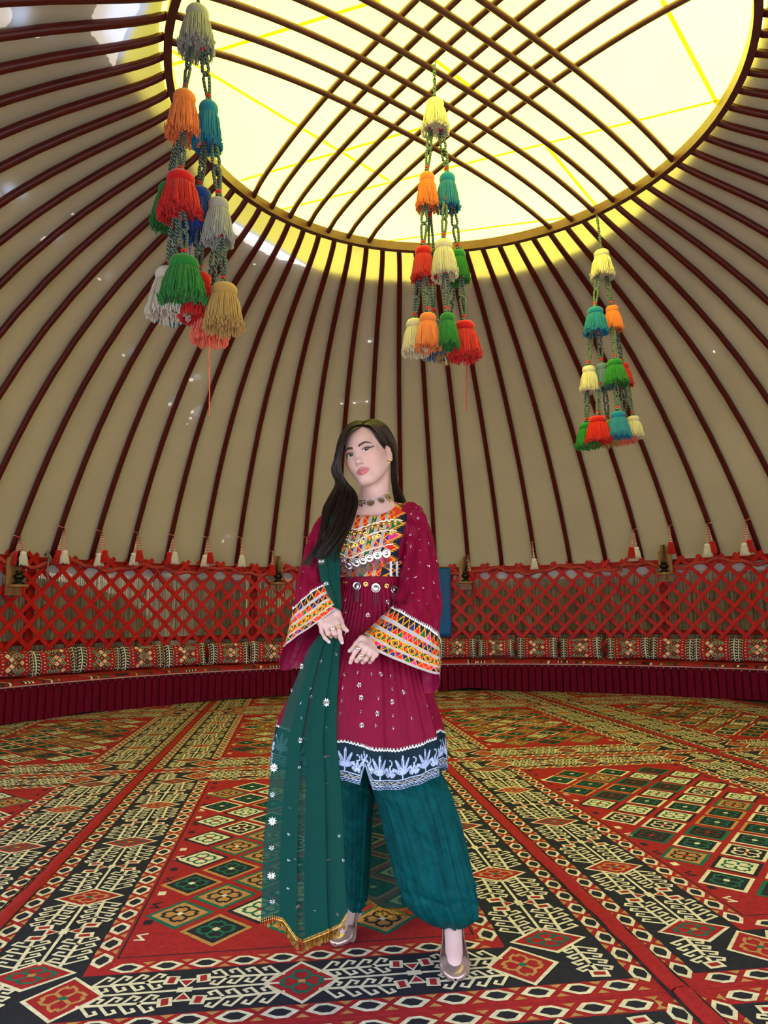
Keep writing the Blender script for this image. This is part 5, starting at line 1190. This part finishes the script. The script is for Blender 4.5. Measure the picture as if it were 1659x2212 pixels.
for p in [(275, 120), (405, 95), (530, 130), (340, 25), (275, 300), (410, 290), (570, 315), (270, 485), (430, 480), (510, 475), (615, 490), (435, 660), (315, 650), (270, 660), (645, 660), (265, 855), (415, 840), (565, 845), (450, 1010), (255, 1045)]: put('scarf', *c7(*p), FS_, scarf)
for p in [(445, 940), (265, 1100), (420, 1150), (340, 1195), (630, 805), (465, 745), (500, 860), (410, 1365), (345, 1320)]: put('scarf', *c6(*p), FS_, scarf)
for k, p in enumerate([(885, 485), (805, 950), (690, 970), (815, 1055), (680, 1075), (915, 965), (985, 965), (1070, 985), (1080, 1090), (830, 1160), (672, 1180), (970, 1165), (1080, 1195), (830, 1272), (660, 1285), (960, 1285), (1085, 1300), (1360, 1225), (1400, 1320), (950, 1390), (1090, 1405), (835, 1380), (710, 460), (705, 360), (1170, 1110), (1240, 1330), (700, 640), (1045, 380), (830, 400)]): put('tunic', *c6(*p), FS_ if k % 3 else FM, tunic)
sn = [k for k in SURF if k.startswith('sleeve')]
for k, p in enumerate([(1300, 1095), (1325, 1205), (1335, 1325), (1240, 1385), (1210, 1470), (1245, 1510), (1345, 1440), (1440, 1480), (1350, 1560), (1185, 1630), (1345, 1690), (1430, 1725), (1225, 1760), (1490, 1915), (1375, 1965), (1270, 2025), (1415, 2140), (1210, 1870), (1515, 1665), (1435, 1235), (1250, 1160), (1150, 1510), (1480, 1600), (1300, 1850), (1330, 2100), (1530, 2060)]): put(sn[0], *c5(*p), FS_ if k % 2 else FT, tunic)
for p in [(655, 1235), (668, 1225), (648, 1270)]: put(sn[1], *p, FT, tunic)
# ---- coins, medallions and braids on the bodice
def disc_mesh(name, r, m, boss=True):
    mb = MB(); mb.lathe([(r, 0), (r, .0010), (r*.86, .0018), (r*.80, .0010), (r*.35, .0012)]+([(r*.28, .0026), (.0003, .003)] if boss else [(.0003, .0012)]), 16); return mb.mesh(name, m, True)
z1 = lambda x, y: (700+x/6.38, 1060+y/6.38)
CO = disc_mesh('gold_coin', .0088, M_GOLD); DS = disc_mesh('silver_medallion', .0150, M_SILVER); DW = disc_mesh('silver_medallion', .0165, M_WSILV)
def plant(name, me, p, surf='tunic', out=.003, par=None):
    P, n = on(surf, *p, out); o = link(name, me, par or tunic); o.matrix_local = Matrix.Translation(Vector(P-WO)) @ frame_of(n).to_4x4(); return o, P
for p in [(975, 455), (895, 455), (820, 460), (740, 485), (665, 495), (580, 520), (500, 575), (410, 590), (355, 570), (370, 480), (320, 630), (195, 690), (920, 585), (745, 630), (690, 650), (570, 605), (525, 710), (440, 750), (380, 770), (310, 745), (785, 545)]: plant('gold_coin', CO, z1(*p), out=.004)
M_BEAD = mat('steel_beads', (.42, .40, .45), .3, .3, 200, metal=.9); GEM = mat('dark_gems', (.03, .03, .09), .15, .6, 150, coat=.5)
def beads(strands, par):
    mb = MB()
    for a, b, n in strands:
        for k in range(n): mb.lathe([(.0003, -.0017), (.0019, 0), (.0003, .0017)], 5, Vector(a-WO)+(Vector(b)-Vector(a))*(k/max(n-1, 1)))
    o = mb.build('bead_fringe', M_BEAD, par); o['kind'] = 'stuff'; return o
def dangle(p, n, dy, spread, par):
    S_ = []
    for k in range(n):
        x = p[0]+(k-(n-1)/2)*spread; a, _ = on('tunic', x, p[1], .005); b, _ = on('tunic', x, p[1]+dy, .006); S_.append((a, b, max(4, int(dy/2.0))))
    beads(S_, par)
for (x, y, w_) in [(850, 860, 1), (730, 880, 1), (625, 920, 0), (540, 955, 0), (455, 985, 0), (355, 1020, 0), (255, 970, 0), (150, 940, 0)]:
    o, P = plant('silver_medallion', DW if w_ else DS, z1(x, y), out=.006); q = z1(x, y)
    gm = MB(); 
    for a in (0, 2.1, 4.2): gm.lathe([(.0026, .0015), (.0018, .0034), (.0002, .0040)], 6, (math.cos(a)*.0055, math.sin(a)*.0055, 0))
    go = gm.build('gems', GEM, tunic); go.matrix_local = o.matrix_local.copy(); go['kind'] = 'stuff'
    dangle((q[0], q[1]+8), 5, 22 if not w_ else 24, 2.6, tunic)
for (x, y, kind, dy) in [(185, 1300, 's', 32), (300, 1265, 'g', 0), (455, 1315, 's', 34), (575, 1290, 'g', 0), (710, 1345, 'w', 36), (855, 1320, 'g', 0), (965, 1370, 's', 36)]:
    q = z1(x, y); o, P = plant('gold_coin' if kind == 'g' else 'silver_medallion', {'g': CO, 's': DS, 'w': DW}[kind], q, out=.005)
    if kind != 'g': dangle((q[0], q[1]+9), 3 if kind == 'w' else 4, dy-9, 4.5 if kind == 'w' else 2.4, tunic)
for cv in ([(1070, 415), (900, 410), (740, 445), (560, 500), (440, 540), (380, 520)], [(990, 550), (860, 550), (700, 585), (560, 640), (470, 690), (380, 710), (300, 660)], [(940, 730), (790, 765), (640, 805), (500, 860), (400, 915), (330, 915), (250, 870), (160, 800)]):
    K = catmull(np.array(cv, float), 46); pts = [Vector(on('tunic', *z1(x, y+5*math.sin(k*1.5)), .004)[0]-WO) for k, (x, y) in enumerate(K)]; mb = MB(); mb.tube(pts, .0024, 5); mb.build('rickrack_braid', mat('white_braid', (.72, .70, .64), .8), tunic, smooth=True)
# ---- jewellery
reg('skin', np.concatenate([VH, VC])); reg('handR', V1); reg('handL', V2)
neck = empty('necklace'); neck.parent = woman
K = catmull(np.array([(762, 1092), (777, 1083), (799, 1081), (819, 1075), (831, 1070), (846, 1061)], float), 30); mb = MB()
pts = [Vector(on('skin', x, y, .0025)[0]-WO) for x, y in K]; mb.tube(pts, .0017, 5); mb.tube([p+Vector((0, -.001, -.005+.002*math.sin(k*2))) for k, p in enumerate(pts)], .0012, 5); mb.build('chain', M_SILVER, neck, smooth=True)
M_BRASS = mat('dull_brass', (.20, .13, .08), .4, .1, 40, metal=.6)
for (x, y, r, m) in [(784, 1091, .0105, M_SILVER), (801, 1088, .0125, M_BRASS), (823, 1082, .0115, M_BRASS), (838, 1077, .0125, M_GOLD)]: plant('pendant', disc_mesh('pendant', r, m, m is M_SILVER), (x, y), 'skin', .005, neck)
gm = MB(); P, n = on('skin', 784, 1092, .009); gm.lathe([(.0032, 0), (.002, .002), (.0002, .003)], 8, Vector(P-WO), M=frame_of(n)); gm.build('ruby', mat('ruby', (.5, .01, .02), .15), neck)
ear, P = plant('earring', flower_mesh('earring', 6, .0090, M_GOLD, True), (838, 996), 'skin', .004, woman); nv = np.array([0, 0, CAM_H])-P+np.array([.6, 0, 0]); ear.matrix_local = Matrix.Translation(Vector(P-WO)) @ frame_of(nv).to_4x4()
def ringo(px, py, surf, a, b, r, jewel):
    """finger ring around the bone a-b"""
    a, b = Vector(a), Vector(b); c = (a+b)/2-Vector(WO); t = (b-a).normalized(); e1 = t.cross(Vector((0, 0, 1))).normalized(); e2 = t.cross(e1); mb = MB(); mb.tube([c+(e1*math.cos(2*PI*k/18)+e2*math.sin(2*PI*k/18))*r for k in range(19)], .0019, 6); o = mb.build('finger_ring', M_GOLD if jewel < 2 else M_WSILV, woman, smooth=True)
    if jewel: g = MB(); g.lathe([(.0046, 0), (.0042, .0025), (.0003, .004)], 10, c+(e1*0+Vector((0, -1, 0)))*r, M=Matrix.Rotation(PI/2, 3, 'X')); g.build('stone', M_WSILV, o)
ringo(0, 0, '', kR[0]+(fR[0][0]-kR[0])*.15, kR[0]+(fR[0][0]-kR[0])*.55, .0102, 0); ringo(0, 0, '', kR[0]+(fR[0][0]-kR[0])*.45, kR[0]+(fR[0][0]-kR[0])*.85, .0100, 0); ringo(0, 0, '', kR[1]+(fR[1][0]-kR[1])*.2, kR[1]+(fR[1][0]-kR[1])*.7, .0102, 1)
ringo(0, 0, '', kL[0], fL[0][0], .0098, 1); ringo(0, 0, '', fL[1][0], kL[1]+(fL[1][0]-kL[1])*.6, .0098, 1); ringo(0, 0, '', fL[2][0], kL[2]+(fL[2][0]-kL[2])*.4, .0094, 0)
# ------------------------------------------------------------------ hair
def hairmat():
    m, N, L = _new('brown_hair'); out = N.new('ShaderNodeOutputMaterial'); b = N.new('ShaderNodeBsdfPrincipled'); L.new(b.outputs[0], out.inputs[0]); at_ = N.new('ShaderNodeAttribute'); at_.attribute_name = 'tone'
    cr = N.new('ShaderNodeValToRGB'); L.new(at_.outputs['Fac'], cr.inputs[0]); e = cr.color_ramp.elements; e[0].color = (.007, .004, .003, 1); e[1].color = (.060, .032, .016, 1); L.new(cr.outputs[0], b.inputs['Base Color'])
    b.inputs['Roughness'].default_value = .38; b.inputs['Specular IOR Level'].default_value = .28; return m
M_HAIR = hairmat()
def strands(name, guides, n, rad_, seed, wave, nseg=34, t0=0.0, t1=1.0):
    rn = np.random.RandomState(seed); G = np.array([catmull(np.array([A3(*p) for p in g]), nseg) for g in guides]); VV, FF, TT_ = [], [], []; k5 = 4; base = 0
    f = np.linspace(0, 1, nseg); nc = 26; cl = rn.dirichlet([.8]*len(guides), nc); cph = rn.uniform(0, 6.28, nc)
    for s in range(n):
        w_ = rn.dirichlet([.8]*len(guides)); ci = ((cl-w_)**2).sum(1).argmin(); w2 = w_*.45+cl[ci]*.55; pull = np.clip(f*1.6, 0, 1)[:, None]     # strands gather into locks
        C = (w_[:, None, None]*G).sum(0)*(1-pull)+(w2[:, None, None]*G).sum(0)*pull; amp = wave*(.10+f**1.3); ph = cph[ci]*.45
        C = C+np.stack([amp*np.sin(f*8.5+ph), amp*.7*np.cos(f*7.5+ph*1.3+1), amp*.3*np.sin(f*11+ph)], -1)*rn.uniform(.85, 1.15)+(rn.randn(3)*.0011)[None]*(f[:, None]*1.5+.5)
        L_ = int(nseg*rn.uniform(.88, 1.0)); C = C[:L_]; ff = f[:L_]; T = np.gradient(C, axis=0); T /= np.linalg.norm(T, axis=1, keepdims=True)+1e-9; e1 = np.cross(T, [0, 1, .2]); e1 /= np.linalg.norm(e1, axis=1, keepdims=True)+1e-9; e2 = np.cross(T, e1)
        r = rad_*rn.uniform(.6, 1.3)*np.clip(1.25-ff, .12, 1)**.6*np.clip(ff*8+.5, 0, 1); a = 2*PI*np.arange(k5)/k5
        R_ = C[:, None]+r[:, None, None]*(np.cos(a)[None, :, None]*e1[:, None]+.7*np.sin(a)[None, :, None]*e2[:, None]); VV.append(R_.reshape(-1, 3)); FF.append(grid_faces(len(C), k5, True)+base); base += len(C)*k5; TT_.append(np.full(len(C)*k5, np.clip(t0+(t1-t0)*rn.rand()**1.3, 0, 1)))
    o = wbuild(name, np.concatenate(VV), np.concatenate(FF), M_HAIR, parent=hair); o.data.attributes.new('tone', 'FLOAT', 'POINT').data.foreach_set('value', np.concatenate(TT_).astype(np.float32)); o['kind'] = 'stuff'; return o
hair = empty('hair'); hair.parent = woman; hair['label'] = 'long dark brown wavy hair swept over one shoulder'
def f_cap(P):
    q = to_head(P); x, y, z = q[..., 0], q[..., 1], q[..., 2]; d = ell(q, (0, -.020, .044), (.078, .097, .094)); d = smin(d, ell(q, (0, .020, .036), (.0665, .066, .074)), .03)
    pl = y+.006-.52*z+.10*np.maximum(0, .03-z)*0; d = smax(d, pl, .006); d = smax(d, -(z+.055), .01); e = np.maximum(np.abs(y+.002)-.026, z-.024); return np.where(np.abs(x) > .05, smax(d, -e, .004), d)
Vc, Fc = nets(f_cap, HC_-[.115, .135, .08], HC_+[.115, .135, .16], .0035)
oc = wbuild('scalp_hair', Vc, Fc, mat('scalp_brown', (.014, .008, .005), .9, .2, 40, spec=.05), parent=hair); oc.data.attributes.new('tone', 'FLOAT', 'POINT').data.foreach_set('value', np.full(len(Vc), .3, np.float32))
HL0 = [(786, 915, 2.47), (757, 921, 2.44), (737, 946, 2.425), (725, 985, 2.42), (718, 1012, 2.42), (731, 1042, 2.41), (714, 1076, 2.385), (696, 1104, 2.36), (685, 1137, 2.34), (673, 1172, 2.325), (656, 1208, 2.32)]
HL1 = [(783, 921, 2.43), (765, 929, 2.40), (745, 948, 2.390), (736, 980, 2.395), (737, 1010, 2.40), (750, 1042, 2.41), (767, 1066, 2.41), (768, 1094, 2.39), (756, 1124, 2.37), (740, 1156, 2.345), (724, 1184, 2.325), (714, 1220, 2.318)]
HL2 = [(792, 912, 2.50), (748, 935, 2.50), (733, 1000, 2.50), (742, 1050, 2.49), (752, 1085, 2.47), (738, 1112, 2.44), (716, 1146, 2.40), (700, 1190, 2.36)]
HR0 = [(787, 913, 2.46), (813, 910, 2.455), (836, 930, 2.465), (850, 962, 2.49), (853, 1000, 2.52), (859, 1040, 2.56), (869, 1066, 2.59), (880, 1096, 2.62), (886, 1125, 2.63)]
HR1 = [(785, 919, 2.43), (802, 929, 2.402), (815, 949, 2.402), (827, 968, 2.425), (845, 982, 2.49), (846, 1020, 2.53), (845, 1052, 2.56), (853, 1080, 2.60), (862, 1120, 2.62)]
HR2 = [(792, 910, 2.50), (830, 920, 2.54), (850, 960, 2.58), (850, 1010, 2.60), (850, 1050, 2.61), (860, 1086, 2.62), (868, 1125, 2.63)]
strands('left_lock', [HL0, HL1, HL2], 1700, .0014, 1, .019, 40, 0, .34); strands('right_lock', [HR0, HR1, HR2], 900, .0013, 2, .006, 30, 0, .34)
strands('top_hair', [[(786, 917, 2.43), (775, 917, 2.420), (757, 923, 2.408), (743, 942, 2.40), (733, 972, 2.40), (730, 1010, 2.405)], [(787, 912, 2.47), (770, 910, 2.465), (748, 923, 2.455), (733, 952, 2.445), (725, 985, 2.43), (722, 1015, 2.425)], [(788, 910, 2.51), (766, 911, 2.515), (745, 927, 2.51), (731, 957, 2.50), (725, 990, 2.48), (724, 1020, 2.46)]], 620, .0013, 3, .0015, 20, .2, 1)  # both top sets: lighter tone than the locks, sunlight on the crown put into colour
strands('top_hair', [[(786, 917, 2.428), (801, 920, 2.403), (815, 937, 2.402), (831, 962, 2.43), (849, 984, 2.50), (850, 1030, 2.54)], [(787, 911, 2.47), (808, 907, 2.465), (833, 921, 2.47), (850, 953, 2.485), (856, 990, 2.515), (857, 1035, 2.55)], [(788, 909, 2.51), (812, 906, 2.52), (838, 922, 2.53), (853, 958, 2.55), (857, 1000, 2.56), (858, 1040, 2.57)]], 620, .0013, 4, .0015, 20, .2, 1)
strands('flyaway_tips', [[(700, 1150, 2.33), (685, 1180, 2.325), (668, 1200, 2.32), (652, 1215, 2.32)], [(690, 1160, 2.33), (676, 1185, 2.325), (662, 1205, 2.32), (645, 1222, 2.325)], [(706, 1160, 2.33), (690, 1190, 2.32), (676, 1210, 2.32), (664, 1232, 2.32)]], 90, .0008, 6, .004, 16)
